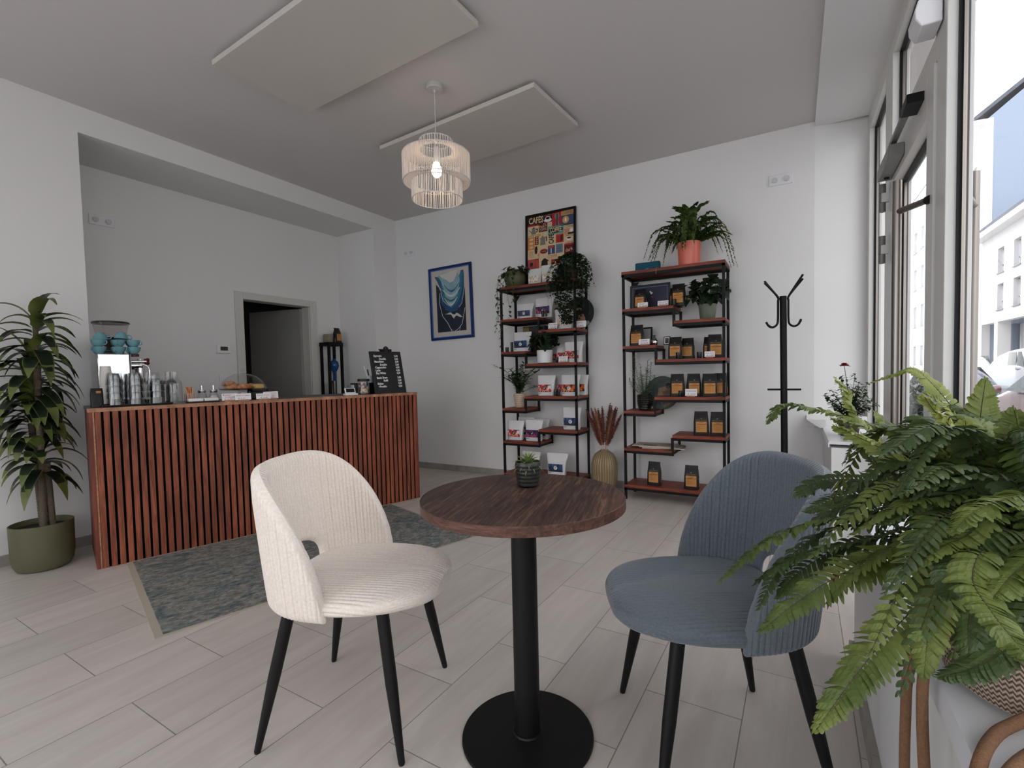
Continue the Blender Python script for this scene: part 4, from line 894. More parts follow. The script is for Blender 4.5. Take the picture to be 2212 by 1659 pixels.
# framed night picture on the right shelf
t = frame_pic('framed_picture', 'dark blue framed picture with a white moth behind a black bag', 'picture', (-1.262, 4.22, 1.612), .345, .228, P('streaky_dark_frame', S(40, 46, 60), .4, var=.5, vscale=40), .02, rot=(math.radians(-4), 0, 0))
mb = MB(); mb.box(.02, .325, .006, .008, .02, .208, P('silver_fillet', S(118, 120, 126), .4)); mb.box(.026, .319, .004, .006, .026, .202, P('night_sky_print', S(34, 46, 78), .35, var=.55, vscale=10)); PM2 = T((0, .0035, 0)) @ FRONT
mb.poly([(.17, .165), (.18, .17), (.187, .158), (.20, .155), (.195, .143), (.182, .138), (.178, .15)], paper_m, PM2, th=.0003); mb.poly([(.18, .12), (.20, .125), (.205, .11), (.185, .108)], pred, PM2, th=.0003); mb.poly([(.14, .03), (.15, .06), (.18, .08), (.22, .085), (.28, .06), (.30, .03)], navy, PM2, th=.0003)
mb.build('picture_print', t, smooth=0)
t = frame_pic('picture_frame_standing', 'dark picture frame seen behind the single black bag, third board', 'picture frame', (-1.165, 4.20, 1.302), .10, .165, black_m, .013, rot=(math.radians(-4), 0, 0))
MB().box(.013, .087, .006, .009, .013, .152, C_('frame_mount_grey', 150, 150, 152)).build('picture_print', t, smooth=0)
t = frame_pic('photo_frame', 'tiny framed black and white photo right of the silver jar', 'photo', (-.945, 4.10, 1.302), .055, .068, black_m, .005, dep=.01, rot=(math.radians(-5), 0, math.radians(-12)))
mb = MB(); mb.box(.005, .05, .003, .006, .005, .063, paper_m); mb.box(.012, .043, .0015, .003, .012, .056, P('old_photo', S(92, 90, 88), .5, var=.6, vscale=60)); mb.build('photo_print', t, smooth=0)
t = thing('silver_jar', 'round silver lidded jar behind the price card on the right shelf', 'jar', (-1.015, 4.08, 1.302))
MB().lathe([(0, 0), (.022, .001), (.030, .012), (.032, .028), (.028, .042), (.018, .05), (0, .05)], chrome_m, 28, cap=False).build('jar_body', t)
MB().lathe([(.019, .05), (.020, .056), (.010, .062), (.006, .068), (.010, .074), (.012, .080), (.004, .085), (0, .085)], P('aged_silver', S(120, 124, 116), .3, metal=.9), 24, cap=False).build('lid', t)
def disc_pic(name, label, loc, r_, rot): 
    t = thing(name, label, 'round picture', loc, 0); t.rotation_euler = rot; return t
t = disc_pic('round_picture', 'round picture of a seated boy playing guitar, behind the rosemary pot', (-.985, 4.215, .755+.143), .143, (math.radians(-6), 0, 0))
MB().lathe([(0, 0), (.143, 0), (.143, .008), (0, .008)], P('round_panel_edge', S(40, 38, 36), .6), 56, Rx(PI/2), cap=False).build('panel', t)
mb = MB(); FM = T((0, -.0085, 0)) @ FRONT; rr2 = .140
mb.poly([(rr2*math.cos(a*PI/28), rr2*math.sin(a*PI/28)) for a in range(56)], P('grey_green_paint', S(74, 84, 80), .6, var=.4, vscale=14), FM)
def rp_(pts, m, l=1): mb.poly([(a/100, b/100) for a, b in pts], m, FM @ T((0, 0, .0004*l)), th=.0003)
rp_([(-3, 4), (11, 8), (12.5, -6), (2, -13), (-4, -5)], P('ochre_paint', S(142, 120, 82), .6, var=.3, vscale=18)); skin_ = C_('painted_skin', 110, 78, 62); cloth_ = C_('painted_grey_cloth', 96, 98, 104)
rp_([(3, 7.5), (5, 8.5), (7, 7.5), (7, 4.5), (5, 3.2), (3.2, 4.6)], C_('painted_dark_hair', 42, 32, 28), 2); rp_([(3.6, 6), (6, 6), (5.8, 3.8), (4.4, 3.4)], skin_, 3)
rp_([(3.2, 3.4), (6.6, 3.2), (8.6, -1), (7, -4.6), (1.4, -4.4), (1.6, 0)], cloth_, 2); rp_([(0, 1), (3, 1.4), (10, 3), (10.4, 2.2), (3.4, -.8), (.6, -1)], C_('painted_guitar', 120, 82, 48), 3)
rp_([(1.4, -4), (6, -4.4), (3.2, -8.4), (1, -11.5), (-.4, -11), (1, -8)], cloth_, 3); rp_([(6, -4), (7, -4.6), (4.6, -9), (3.4, -9)], skin_, 2); mb.build('painted_image', t, smooth=0)
t = disc_pic('round_painting', 'round black panel with brown patch behind the trailing plant, left shelf', (-1.745, 4.22, 1.487+.15), .15, (math.radians(-5), 0, 0))
MB().lathe([(0, 0), (.15, 0), (.15, .01), (0, .01)], P('black_lacquer', S(20, 24, 26), .4), 56, Rx(PI/2), cap=False).build('panel', t)
mb = MB(); FM = T((0, -.0105, 0)) @ FRONT; mb.poly([(.0, -.02), (.05, -.01), (.07, -.05), (.06, -.1), (.02, -.11), (-.01, -.07)], C_('painted_tan', 158, 122, 92), FM, th=.0003); mb.poly([(.06, -.09), (.10, -.075), (.115, -.10), (.08, -.12)], C_('painted_silver', 150, 150, 146), FM @ T((0, 0, .0004)), th=.0003); mb.poly([(-.12, .03), (-.04, .05), (.03, .045), (.03, .03), (-.05, .03)], C_('painted_tan', 158, 122, 92), FM, th=.0003); mb.build('painted_image', t, smooth=0)
t = thing('storage_box', 'flat dark box with gold side behind plant and pouch, left shelf', 'box', (-2.20, 4.17, 1.302), 0); MB().box(-.12, .12, 0, .08, 0, .245, P('dark_olive_box', S(44, 42, 36), .6)).build('box_body', t, bevel=.003)
MB().box(-.115, -.05, -.002, 0, .02, .235, P('old_gold_paper', S(112, 100, 46), .35, metal=.4)).build('gold_panel', t)
t = thing('portable_speaker', 'teal fabric portable speaker on top of the right shelf', 'speaker', (-1.065, 4.09, 1.922), math.radians(3))
mb = MB(); n = 24; pr = []
for i in range(n):
    a = 2*PI*i/n; pr.append((math.copysign(abs(math.cos(a))**.45, math.cos(a))*.030, math.copysign(abs(math.sin(a))**.45, math.sin(a))*.036+.037))
mb.add([(x_, p[0], p[1]) for x_ in (-.1, .1) for p in pr], [(i, (i+1) % n, n+(i+1) % n, n+i) for i in range(n)]+[tuple(reversed(range(n))), tuple(range(n, 2*n))], P('teal_speaker_cloth', S(20, 84, 104), .75, bump=.5, bscale=700)); mb.build('speaker_body', t, bevel=.006)
MB().box(-.012, .012, -.0315, -.030, .016, .020, P('silver_logo_bar', S(130, 150, 156), .4)).build('badge', t)
tag(MB().tube(bez([(-1.0, 4.12, 1.99), (-.985, 4.16, 1.95), (-.975, 4.00, 1.926), (-.97, 3.975, 1.90), (-.972, 3.978, 1.868)], 30), .0013, wire_m if 'wire_m' in globals() else P('thin_cream_string', S(190, 172, 150), .8), 5).build('string'), 'thin string hanging from the top board beside the teal speaker', 'string')
# newspapers
t = thing('newspaper', 'folded newspapers lying on the lower left board, right shelf', 'newspaper', (-1.02, 4.11, .442), math.radians(2))
news = P('newsprint', S(196, 186, 172), .85, var=.12, vscale=30)
for i, (w2, d2, rz_, ox) in enumerate(((.34, .2, .10, .07), (.33, .21, -.04, .05), (.35, .2, .0, 0))):
    o = MB().box(-w2/2, w2/2, -d2/2, d2/2, 0, .007, news).build('folded_section', t, loc=(ox, 0, .0075*i), rot=(0, 0, rz_), bevel=.002)
    g = MB(); pr_ = P('grey_newsprint_ink', S(110, 104, 98), .85)
    for r_ in range(9): g.box(-w2/2+.02, w2/2-.03-.02*(r_ % 3), d2/2-.03-.018*r_, d2/2-.024-.018*r_, .0071, .0074, pr_)
    g.box(-.09, .02, -.085, -.03, .0074, .0078, P('newspaper_photo', S(92, 84, 78), .8, var=.4, vscale=40)); g.build('print', o, smooth=0)
# ------------------------------------------------------------------ plants on the shelves
def heart_leaf(mb, base, d, s_, m, droop=.8): add_leaf(mb, base, d, s_, s_*.82, m, droop, 5, .12, None, .55)
# trailing heart-leaf plant, top left of left shelf
t = thing('trailing_plant', 'trailing heart-leaf plant in olive round pot, left end of shelf top', 'plant', (-2.365, 4.12, 1.922))
olive_m = P('olive_glazed_pot', S(84, 86, 58), .5, var=.2, vscale=10)
pot(t, [(0, 0), (.06, 0), (.095, .03), (.108, .08), (.104, .13), (.094, .155), (.088, .155), (.09, .13)], olive_m, .09, .135)
mb = MB(); sm = MB()
for i in range(70):
    d = rdir(.0, .9); L_ = random.uniform(.06, .16); p = Vector((0, 0, .15))+Vector((d.x*L_*.9, d.y*L_*.55, abs(d.z)*L_*.55)); heart_leaf(mb, p, Vector((d.x, d.y*.7, random.uniform(-.5, .3))), random.uniform(.045, .075), dkgreen, 1.0)
VN = [[(-.05, -.02, .16), (-.13, -.04, .14), (-.17, -.05, .02), (-.18, -.05, -.16), (-.16, -.05, -.34), (-.13, -.06, -.50), (-.14, -.06, -.56)], [(-.04, -.03, .16), (-.13, -.08, .12), (-.15, -.10, -.06), (-.125, -.12, -.24), (-.14, -.12, -.36)],
      [(0, -.06, .16), (-.02, -.15, .10), (-.0, -.17, -.05), (.03, -.17, -.22), (.015, -.17, -.32)], [(-.02, -.06, .15), (-.06, -.15, .10), (-.07, -.16, -.04), (-.055, -.16, -.20), (-.07, -.165, -.4), (-.085, -.165, -.5)],
      [(-.05, 0, .15), (-.14, .02, .08), (-.19, .0, -.10), (-.22, -.0, -.28), (-.24, 0, -.42)], [(.03, -.05, .16), (.05, -.15, .08), (.075, -.17, -.10), (.06, -.17, -.16)]]
for V_ in VN:
    c = bez(V_, 34); sm.tube(c, .0014, stem_g, 5)
    for k in range(2, 34, 2 if c[0].x < 0 else 3):
        s_ = 1 if k % 4 else -1; heart_leaf(mb, c[k], Vector((s_*random.uniform(.3, 1), random.uniform(-.8, .0), -.4)), random.uniform(.03, .058)*(1-.35*k/34), dkgreen if random.random() < .6 else midgreen, 1.2)
mb.build('foliage', t, smooth=60); sm.build('vine_stems', t)
# small-leaved bushy trailing plant, right end of the left shelf top
t = thing('bushy_trailing_plant', 'dense small-leaved trailing plant spilling over the left shelf right end', 'plant', (-1.775, 4.13, 1.922))
pot(t, [(0, 0), (.05, 0), (.062, .1), (.066, .11), (.060, .11)], P('brown_pot', S(70, 52, 40), .7), .06, .1)
mb = MB(); sm = MB(); c3 = Vector((.055, -.06, .02))
for i in range(3600):
    z = random.uniform(-.40, .245) if i % 3 else random.uniform(-.1, .24); rx = .185*math.sqrt(max(.02, 1-((z-.05)/.20)**2)) if z > .05 else .19*(1-.78*((.05-z)/.45)**.9)
    a = random.uniform(0, 2*PI); q = random.uniform(.45, 1.05)
    p = Vector((.03+.02*(z < .0)*(-z*2)+rx*q*math.cos(a), -.06+.15*min(1, rx/.15)*q*math.sin(a), z))
    if p.z < .02 and p.y > -.13 and p.x < .085: p.y = random.uniform(-.26, -.16)
    add_leaf(mb, p, rdir(-.8, .5), random.uniform(.016, .027), random.uniform(.015, .023), ivygreen if random.random() < .85 else dkgreen, .4, 3, .1)
for i in range(16):
    a = random.uniform(0, 2*PI); x_ = .04+.2*math.cos(a)*random.uniform(.6, 1.1); y_ = -.15-.08*abs(math.sin(a)); c = bez([(0, 0, .12), (x_*.6, y_*.6, .2), (x_, y_, .05), (x_+random.uniform(-.03, .03), y_, random.uniform(-.35, -.05))], 14); sm.tube(c, .0009, stem_g, 4, cap=False)
    for k in range(5, 14): add_leaf(mb, c[k], rdir(-.8, .3), .017, .016, ivygreen, .4, 3, .1)
mb.build('foliage', t, smooth=60); sm.build('trailing_stems', t)
# dark plants with glossy leaves
def dark_plant(label, loc, potprof, potm, zs, r_, n, hgt, wd, ls, m=dkgreen, yo=0, potname='plant_pot', drop=.3):
    t = thing('potted_plant', label, 'plant', loc); pot(t, potprof, potm, r_, zs, potname); mb = MB(); sm = MB()
    for i in range(n):
        a = random.uniform(0, 2*PI); q = math.sqrt(random.random()); z = zs+hgt*(.25+.75*random.random())*(1-.35*q*q); p = Vector((wd*q*math.cos(a), yo+wd*.6*q*math.sin(a), z))
        if i % 3 == 0: sm.tube(bez([(p.x*.15, p.y*.15, zs), (p.x*.6, p.y*.6, zs+(z-zs)*.6), p], 8), .0022, stem_g, 5, cap=False)
        heart_leaf(mb, p, Vector((p.x*3, p.y*3-.3, random.uniform(-.5, .5))), ls*random.uniform(.7, 1.2), m, 1.0)
    mb.build('foliage', t, smooth=60); sm.build('stems', t); return t
dark_plant('dark glossy potted plant in a plain white pot on the left shelf', (-2.045, 4.09, 1.182), [(0, 0), (.068, 0), (.073, .004), (.076, .12), (.071, .122), (.069, .11)], P('white_ceramic', S(224, 224, 224), .35), .108, .07, 85, .22, .125, .075, yo=-.02)
dark_plant('dark leafy plant in a sage green pot on the right shelf', (-.600, 4.10, 1.487), [(0, 0), (.052, 0), (.056, .004), (.068, .118), (.063, .12), (.06, .105)], P('sage_green_pot', S(104, 112, 96), .5), .105, .06, 95, .27, .135, .08, yo=-.02)
# leafy fern-like plant in ribbed cream pot
t = thing('potted_plant', 'light leafy potted plant in cream ribbed pot, left shelf', 'plant', (-2.33, 4.10, .757))
cr_ = P('cream_glazed_pot', S(196, 176, 150), .3, var=.1, vscale=20); pot(t, [(0, 0), (.04, 0), (.045, .005)]+[(.047+.015*(z/.13)**.8+.0018*math.sin(z*320), z) for z in [.01+.004*i for i in range(31)]]+[(.058, .137), (.056, .12)], cr_, .056, .12)
mb = MB(); sm = MB()
for i in range(26):
    a = random.uniform(0, 2*PI); rr_ = random.uniform(.06, .27) if i > 2 else .28; h_ = random.uniform(.16, .33)*(1-.4*(rr_/.27)**2)
    if i == 0: a = PI; h_ = .30
    e = Vector((rr_*math.cos(a), rr_*.45*math.sin(a)-.02, .12+h_)); c = bez([(0, 0, .12), (e.x*.35, e.y*.35, .12+h_*.65), e], 16); sm.tube(c, .0018, stem_g, 5, cap=False)
    for k in range(3, 16):
        for s_ in (-1, 1): add_leaf(mb, c[k], Vector((s_*random.uniform(.4, 1), random.uniform(-.6, .6), random.uniform(.0, .7))), random.uniform(.035, .062), .022, midgreen, .4, 4, .15)
mb.build('foliage', t, smooth=60); sm.build('stems', t)
# rosemary-like plant in dark ribbed pot
def ribbed(r0_, r1_, h_, nr, amp=.002): return [(0, 0), (r0_*.9, 0), (r0_, .006)]+[(r0_+(r1_-r0_)*math.sin(PI/2*min(1, k/(nr*4)*1.6))+amp*math.sin(k*PI/2), .008+(h_-.01)*k/(nr*4)) for k in range(nr*4+1)]+[(r1_-.004, h_), (r1_-.006, h_-.02)]
dk_pot = P('black_ribbed_glaze', S(34, 32, 30), .22, spec=.6)
t = thing('potted_plant', 'grey green needle-leaved plant in black ribbed pot, right shelf', 'plant', (-1.105, 4.09, .757)); pot(t, ribbed(.05, .064, .13, 8), dk_pot, .057, .115)
mb = MB(); sm = MB(); gg = leafmat('grey_green_needle', S(104, 124, 104), S(146, 164, 140), .2, 20)
for a, l_, h_ in ((2.9, .09, .35), (2.4, .05, .27), (3.6, .10, .22), (.3, .06, .28), (.1, .09, .18), (1.2, .05, .22), (4.4, .07, .20), (5.2, .05, .24), (3.2, .13, .15), (.6, .03, .30), (5.9, .09, .14), (2.0, .08, .18)):
    e = Vector((l_*math.cos(a), l_*math.sin(a)*.6, .115+h_)); c = bez([(0, 0, .11), (e.x*.7, e.y*.7, .115+h_*.45), e], 22); sm.tube(c, .0016, stem_g, 5, cap=False)
    for k in range(2, 22):
        for q in range(4):
            d = rdir(-.1, .6); add_leaf(mb, c[k], d, random.uniform(.032, .055)*(1-.3*k/22), .0085, gg, .25, 3, .1)
mb.build('foliage', t, smooth=60); sm.build('stems', t)
# fern in coral pot
t = thing('potted_fern', 'bushy fern in a coral pink pot on top of the right shelf', 'plant', (-.735, 4.10, 1.922))
pot(t, [(0, 0), (.078, 0), (.083, .004), (.091, .185), (.086, .188), (.083, .17)], P('coral_glazed_pot', S(214, 112, 92), .28, spec=.6), .083, .165, n=48)
mb = MB(); fm_ = leafmat('shelf_fern_leaf', S(48, 70, 28), S(84, 104, 44), .3, 14)
for i in range(105):
    a = random.uniform(0, 2*PI); R2 = random.uniform(.16, .36); h_ = random.uniform(.05, .24)*(1 if R2 < .28 else .7)
    if i % 4 == 0: R2 = random.uniform(.06, .18); h_ = random.uniform(.24, .33)
    cx_, sy_ = math.cos(a), math.sin(a)*.55; zt_ = .17+h_; ed = zt_-random.uniform(.02, .24)*(R2/.3) if R2 > .18 else zt_
    sy2 = sy_ if sy_ < .25 else .25*math.copysign(1, sy_)
    pts = [(cx_*.02, sy_*.02, .165), (cx_*R2*.45, sy2*R2*.45, .17+h_*.85), (cx_*R2*.8, sy2*R2*.8, max(zt_*.98, .1)), (cx_*R2*1.03, sy2*R2*1.0, ed)]
    frond(mb, pts, .024, fm_, stem_g, n=26, lw=.75)
mb.build('foliage', t, smooth=0)
# ------------------------------------------------------------------ table succulent
t = thing('potted_succulent', 'small spiky succulent in dark glazed pot on the round table', 'plant', (-.735, 1.335, TZ))
pot(t, [(0, 0), (.026, 0), (.034, .006)]+[(.0345+.0065*math.sin(PI*min(1, z/.075*.62))+.0005*math.sin(z*520), .006+z) for z in [.002*i for i in range(36)]]+[(.0385, .080), (.036, .078), (.035, .068)], P('dark_brown_green_glaze', S(40, 40, 37), .3, var=.3, vscale=60, spec=.5), .035, .066, n=48)
mb = MB(); sg = leafmat('succulent_leaf', S(92, 112, 62), S(132, 148, 92), .15, 40)
for i in range(46):
    a = i*2.4; q = i/46; el = .10+1.15*(1-q)**1.2; d = Vector((math.cos(a)*math.cos(el), math.sin(a)*math.cos(el), math.sin(el))); add_leaf(mb, (d.x*.006, d.y*.006, .068+.012*(1-q)), d, .034+.022*q, .0095, sg, .5+.7*q, 6, .35, None, .5)
mb.build('foliage', t, smooth=60)
# ------------------------------------------------------------------ vase with dried grass
t = thing('floor_vase', 'fluted gold brown floor vase standing between the two shelves', 'vase', (-1.475, 4.10, 0))
mb = MB(); N = 112; V = []; F = []; pr = [(.085, 0), (.092, .01), (.104, .06), (.114, .14), (.119, .21), (.116, .27), (.104, .32), (.084, .355), (.055, .378), (.038, .386), (.035, .392), (.032, .388), (.05, .36), (.05, .3)]
for r_, z in pr:
    for i in range(N): a = 2*PI*i/N; f_ = 1-.045*(1 if .01 < z < .38 else 0)*(abs(math.cos(a*14))**.4*-1+1)*1.6; V.append((r_*f_*math.cos(a), r_*f_*math.sin(a), z))
F = [(j*N+i, j*N+(i+1) % N, (j+1)*N+(i+1) % N, (j+1)*N+i) for j in range(len(pr)-1) for i in range(N)]+[tuple(reversed(range(N)))]
mb.add(V, F, P('gold_brown_glaze', S(150, 130, 98), .38, metal=.15, var=.15, vscale=14)); mb.build('vase_body', t, smooth=70)
pl1 = P('pampas_russet', S(116, 66, 56), .95); pl2 = P('pampas_tan', S(164, 118, 84), .95); stx = P('dry_straw', S(190, 164, 138), .8)
HD = [(-.155, -.02, .745, pl1), (-.115, .0, .755, pl1), (-.085, .01, .76, pl2), (-.06, .02, .75, pl1), (-.02, .02, .77, pl1), (.055, .02, .80, pl1), (.075, 0, .78, pl1), (.09, -.01, .74, pl2), (.105, .02, .77, pl1), (.125, .0, .76, pl1), (.155, .01, .70, pl1), (-.13, .03, .66, pl1)]
for i, (dx_, dy_, hz_, m_) in enumerate(HD):
    g = thing('pampas_stem', 'russet dried grass plume in the floor vase', 'dried grass', (-1.475, 4.10, 0), 0, 'dried grass plumes in the floor vase')
    g['label'] = 'dried russet or tan grass plume standing in the gold brown floor vase'
    c = bez([(dx_*.08, dy_*.08, .20), (dx_*.16, dy_*.16, .39), (dx_*.55, dy_*.6, .39+(hz_-.39)*.5), (dx_, dy_, hz_)], 30); MB().tube(c[:18], .0016, stx, 5).build('stalk', g)
    mb = MB()
    for k in range(13, 30):
        tg = (c[min(k+1, 29)]-c[k-1]).normalized(); e = (k-13)/16; rad = .024*math.sin(PI*(.12+.86*e))**.6+.002
        for q in range(34):
            d = (tg*1.1+rdir(-1, 1)*.75).normalized(); add_leaf(mb, c[k]+rdir(-1, 1)*rad*.35, d, rad*1.6, .0042, m_, .3, 2, .1)
    mb.tube(c[12:30], [.004]+[.009*math.sin(PI*(.15+.8*i_/16)) for i_ in range(17)], m_, 7); mb.build('plume', g, smooth=60)
# ------------------------------------------------------------------ coat stand
t = thing('coat_stand', 'black tubular coat stand in the corner by the window', 'coat stand', (-.055, 3.72, 0))
sl = Vector((-.012, 0, 1.572))
MB().tube([(0, 0, .02), tuple(sl)], .021, black_m, 24).build('pole', t)
MB().lathe([(0, 0), (.15, 0), (.155, .006), (.14, .016), (.04, .024), (.026, .05), (0, .05)], black_m, 48, cap=False).build('base', t)
for k, (a, hh) in enumerate(((PI*.93, 0), (PI*1.10, -.02), (-.06, .015), (.12, -.01))):
    d = Vector((math.cos(a), math.sin(a), 0)); z0 = 1.56
    c = bez([sl+d*.115+Vector((0, 0, .115+hh)), sl+d*.035+Vector((0, 0, -.0)), sl+d*.031+Vector((0, 0, -.03))], 10)+bez([sl+d*.031+Vector((0, 0, -.14)), sl+d*.036+Vector((0, 0, -.185)), sl+d*.062+Vector((0, 0, -.205)), sl+d*.088+Vector((0, 0, -.195)), sl+d*.105+Vector((0, 0, -.165+hh*.3))], 16)
    MB().tube(c, .0068, black_m, 10).build('hook', t)
for a in (0, PI/2): 
    d = Vector((math.cos(a), math.sin(a), 0))*.10; p = Vector((-.006, 0, .945)); MB().tube([p-d, p+d], .0065, black_m, 10).build('umbrella_bar', t)
# ------------------------------------------------------------------ dracaena
t = thing('potted_dracaena', 'tall dracaena with striped drooping leaves left of the counter', 'plant', (-3.90, 1.045, 0))
pot(t, [(0, 0), (.10, 0), (.122, .008), (.135, .035), (.142, .09), (.144, .27), (.140, .272), (.137, .24)], P('olive_green_planter', S(92, 92, 68), .5), .137, .235, n=64)
mb = MB(); sm = MB(); dm = leafmat('dracaena_leaf', S(22, 32, 22), S(34, 46, 28), .1, 8, .35); de = leafmat('dracaena_leaf_edge', S(86, 98, 48), S(110, 120, 62), .15, 8)
CAN = [((-.055, .02, .235), (-.065, .0, .86)), ((.035, .0, .235), (.01, .02, 1.22)), ((.03, .04, .235), (.03, .03, .62))]
for a, b in CAN:
    K = 70; pts = [Vector(a).lerp(Vector(b), i/K) for i in range(K+1)]; sm.tube(pts, [.0165+.0018*(i % 2) for i in range(K+1)], bark_m, 10)
def whorl(c, n, Lr, zr, rad=.02, el0=.1):
    for i in range(n):
        a = i*2.4+random.uniform(-.7, .7); q = i/n; el = el0+1.15*(1-q)**1.5+random.uniform(-.3, .25); d = Vector((math.cos(a)*math.cos(el), math.sin(a)*math.cos(el), math.sin(el)))
        if d.x < -.1: d = Vector((d.x*.35, d.y*1.2, d.z+.15)).normalized()
        p = Vector(c)+Vector((d.x*rad, d.y*rad, (1-q)*zr-zr*.5)); L_ = random.uniform(*Lr); W_ = random.uniform(.052, .072); dr = random.uniform(1.6, 2.8)
        if p.x+d.x*L_*.9 < -.185: L_ = max(.08, (p.x+.185)/max(.05, -d.x*.9))
        sd = d.cross(Vector((0, 0, 1))).normalized()
        add_leaf(mb, p, d, L_, W_, dm, dr, 9, .22, sd, .55); add_leaf(mb, p-Vector((0, 0, .0012)), d, L_*1.01, W_*1.13, de, dr, 9, .22, sd, .55)
whorl((.02, .02, 1.36), 28, (.17, .27), .26, .02, .1); whorl((.0, .0, 1.12), 30, (.20, .30), .26, .02); whorl((-.06, .0, .88), 32, (.18, .28), .22); whorl((.01, .0, .62), 26, (.17, .26), .16); whorl((-.05, .02, .98), 14, (.16, .26), .2)
sm.tube([Vector((.02, .02, 1.2)), Vector((.02, .02, 1.44))], .013, bark_m, 8)
mb.build('foliage', t, smooth=60); sm.build('canes', t)

# ------------------------------------------------------------------ things on the counter
def lbl(name, label, cat, u, v, z=CH, rz=0, group=None): return thing(name, label, cat, CP(u, v, z), RC+rz, group)
# serving tray with upside-down tumblers
TR = lbl('serving_tray', 'round edged black tray carrying the stacked drinking glasses', 'tray', .215, .155)
MB().box(-.165, .175, -.115, .13, 0, .006, plastic_b).build('tray_base', TR, bevel=.002)
mb = MB(); mb.tube([(-.165, -.115, .008), (.175, -.115, .008), (.175, .13, .008), (-.165, .13, .008), (-.165, -.115, .008)], .005, plastic_b, 8); mb.build('tray_rim', TR)
TUM = [(.0415, 0), (.040, .02), (.037, .045), (.033, .074), (.031, .079), (.0, .080), (0, .0735), (.029, .073), (.0375, .03), (.0395, 0), (.0415, 0)]
def facet(prof, m, n=40):
    mb = MB(); V = []; F = []
    for r_, z in prof:
        for i in range(n): a = 2*PI*i/n; k = 1-.02*(i % 4 == 0)*(z > .012); V.append((r_*k*math.cos(a), r_*k*math.sin(a), z))
    F = [(j*n+i, j*n+(i+1) % n, (j+1)*n+(i+1) % n, (j+1)*n+i) for j in range(len(prof)-1) for i in range(n)]; mb.add(V, F, m); return mb
g0 = facet(TUM, tumbler_m).build('tumbler', smooth=50); gi = 0
GL = 'clear faceted tumbler upside down in the stacks on the black tray'
for cu, cv, nlev in ((-.10, -.06, 4), (.0, -.065, 4), (.105, -.06, 3), (-.10, .06, 4), (.005, .065, 4), (.10, .06, 4)):
    for k in range(nlev):
        o = g0 if gi == 0 else g0.copy()
        if gi: COL.objects.link(o)
        gi += 1; o.location = CP(.215+cu, .155+cv, CH+.0065+.0415*k); o.rotation_euler = (0, 0, random.random()*3); tag(o, GL, 'glass', 'tumblers stacked upside down on the tray')
# paper cups
g1 = None
for k in range(22):
    if g1 is None:
        mb = MB(); mb.lathe([(.0325, 0), (.0345, .001), (.0345, .004), (.033, .005), (.0255, .092), (.025, .096), (0, .096)], P('white_paper_cup', S(220, 214, 208), .8), 32, cap=False); g1 = mb.build('paper_cup'); o = g1
    else: o = g1.copy(); COL.objects.link(o)
    o.location = CP(.088, .33, CH+.0075*k); tag(o, 'white paper cup in the tall upside-down stack left of the tumblers', 'paper cup', 'paper cups stacked beside the coffee machine')
t = lbl('coffee_bag', 'small black bag with orange sticker at the left end of the counter', 'coffee bag', .032, .20, rz=.1)
mb = MB(); loft(mb, [(0, .03, .022, 0, .3), (.08, .03, .018, 0, .3), (.115, .028, .003, 0, .4)], bag_m); mb.build('bag_body', t); MB().box(-.005, .018, -.0205, -.0195, .085, .098, kraft_m).build('sticker', t, smooth=0)
# espresso machine
EM = lbl('espresso_machine', 'polished chrome espresso machine with cups on top', 'coffee machine', .05, .36)
EH = .335
MB().box(0, .165, 0, .21, .03, EH, chrome_m).build('chrome_housing', EM, bevel=.006)
MB().box(.167, .172, .0, .21, .03, EH-.002, steel_m).build('front_plate', EM, bevel=.002)
MB().box(-.01, .26, -.005, .215, .0, .028, plastic_b).build('base_tray', EM, bevel=.004)
mb = MB(); mb.tube([(.172, .105, .26), (.235, .105, .26)], .030, chrome_m, 24); mb.tube([(.225, .105, .29), (.225, .105, .165)], .026, chrome_m, 24); mb.build('group_head', EM)
mb = MB(); mb.tube([(.225, .105, .29), (.225, .105, .305)], .012, chrome_m); mb.lathe([(0, 0), (.03, .002), (.03, .02), (0, .024)], MATS['side_panel_wood'] if False else P('dark_red_wood', S(88, 34, 26), .4), 20, T((.195, .105, .318)), cap=False); mb.build('brew_lever', EM)
redw = P('dark_red_wood', S(88, 34, 26), .4)
for yy in (.04, .17):
    mb = MB()
    for k in range(5): a = k*2*PI/5; mb.tube([(.262, yy, .285), (.264, yy+.022*math.cos(a), .285+.022*math.sin(a))], .008, redw, 10)
    mb.tube([(.172, yy, .285), (.268, yy, .285)], .009, chrome_m, 12); mb.build('steam_knob', EM)
mb = MB(); mb.tube(bez([(.22, .03, .27), (.26, .0, .25), (.265, -.01, .20), (.258, -.005, .12)], 16), .005, chrome_m, 10); mb.build('steam_wand', EM)
mb = MB(); mb.lathe([(.0, -.018), (.022, -.016), (.032, -.01), (.034, .016), (.0, .016)], chrome_m, 28, T((.225, .105, .155)), cap=False); pf = mb.build('portafilter', EM)
mb = MB(); mb.tube([(.25, .10, .150), (.30, .095, .145)], .007, chrome_m, 12); mb.tube([(.30, .095, .145), (.33, .09, .142), (.42, .08, .132)], [.009, .012, .0105], redw, 16); mb.build('wooden_handle', pf)
mb = MB(); mb.tube([(.225, .11, .14), (.232, .115, .10)], .006, chrome_m, 10); mb.build('spout', pf)
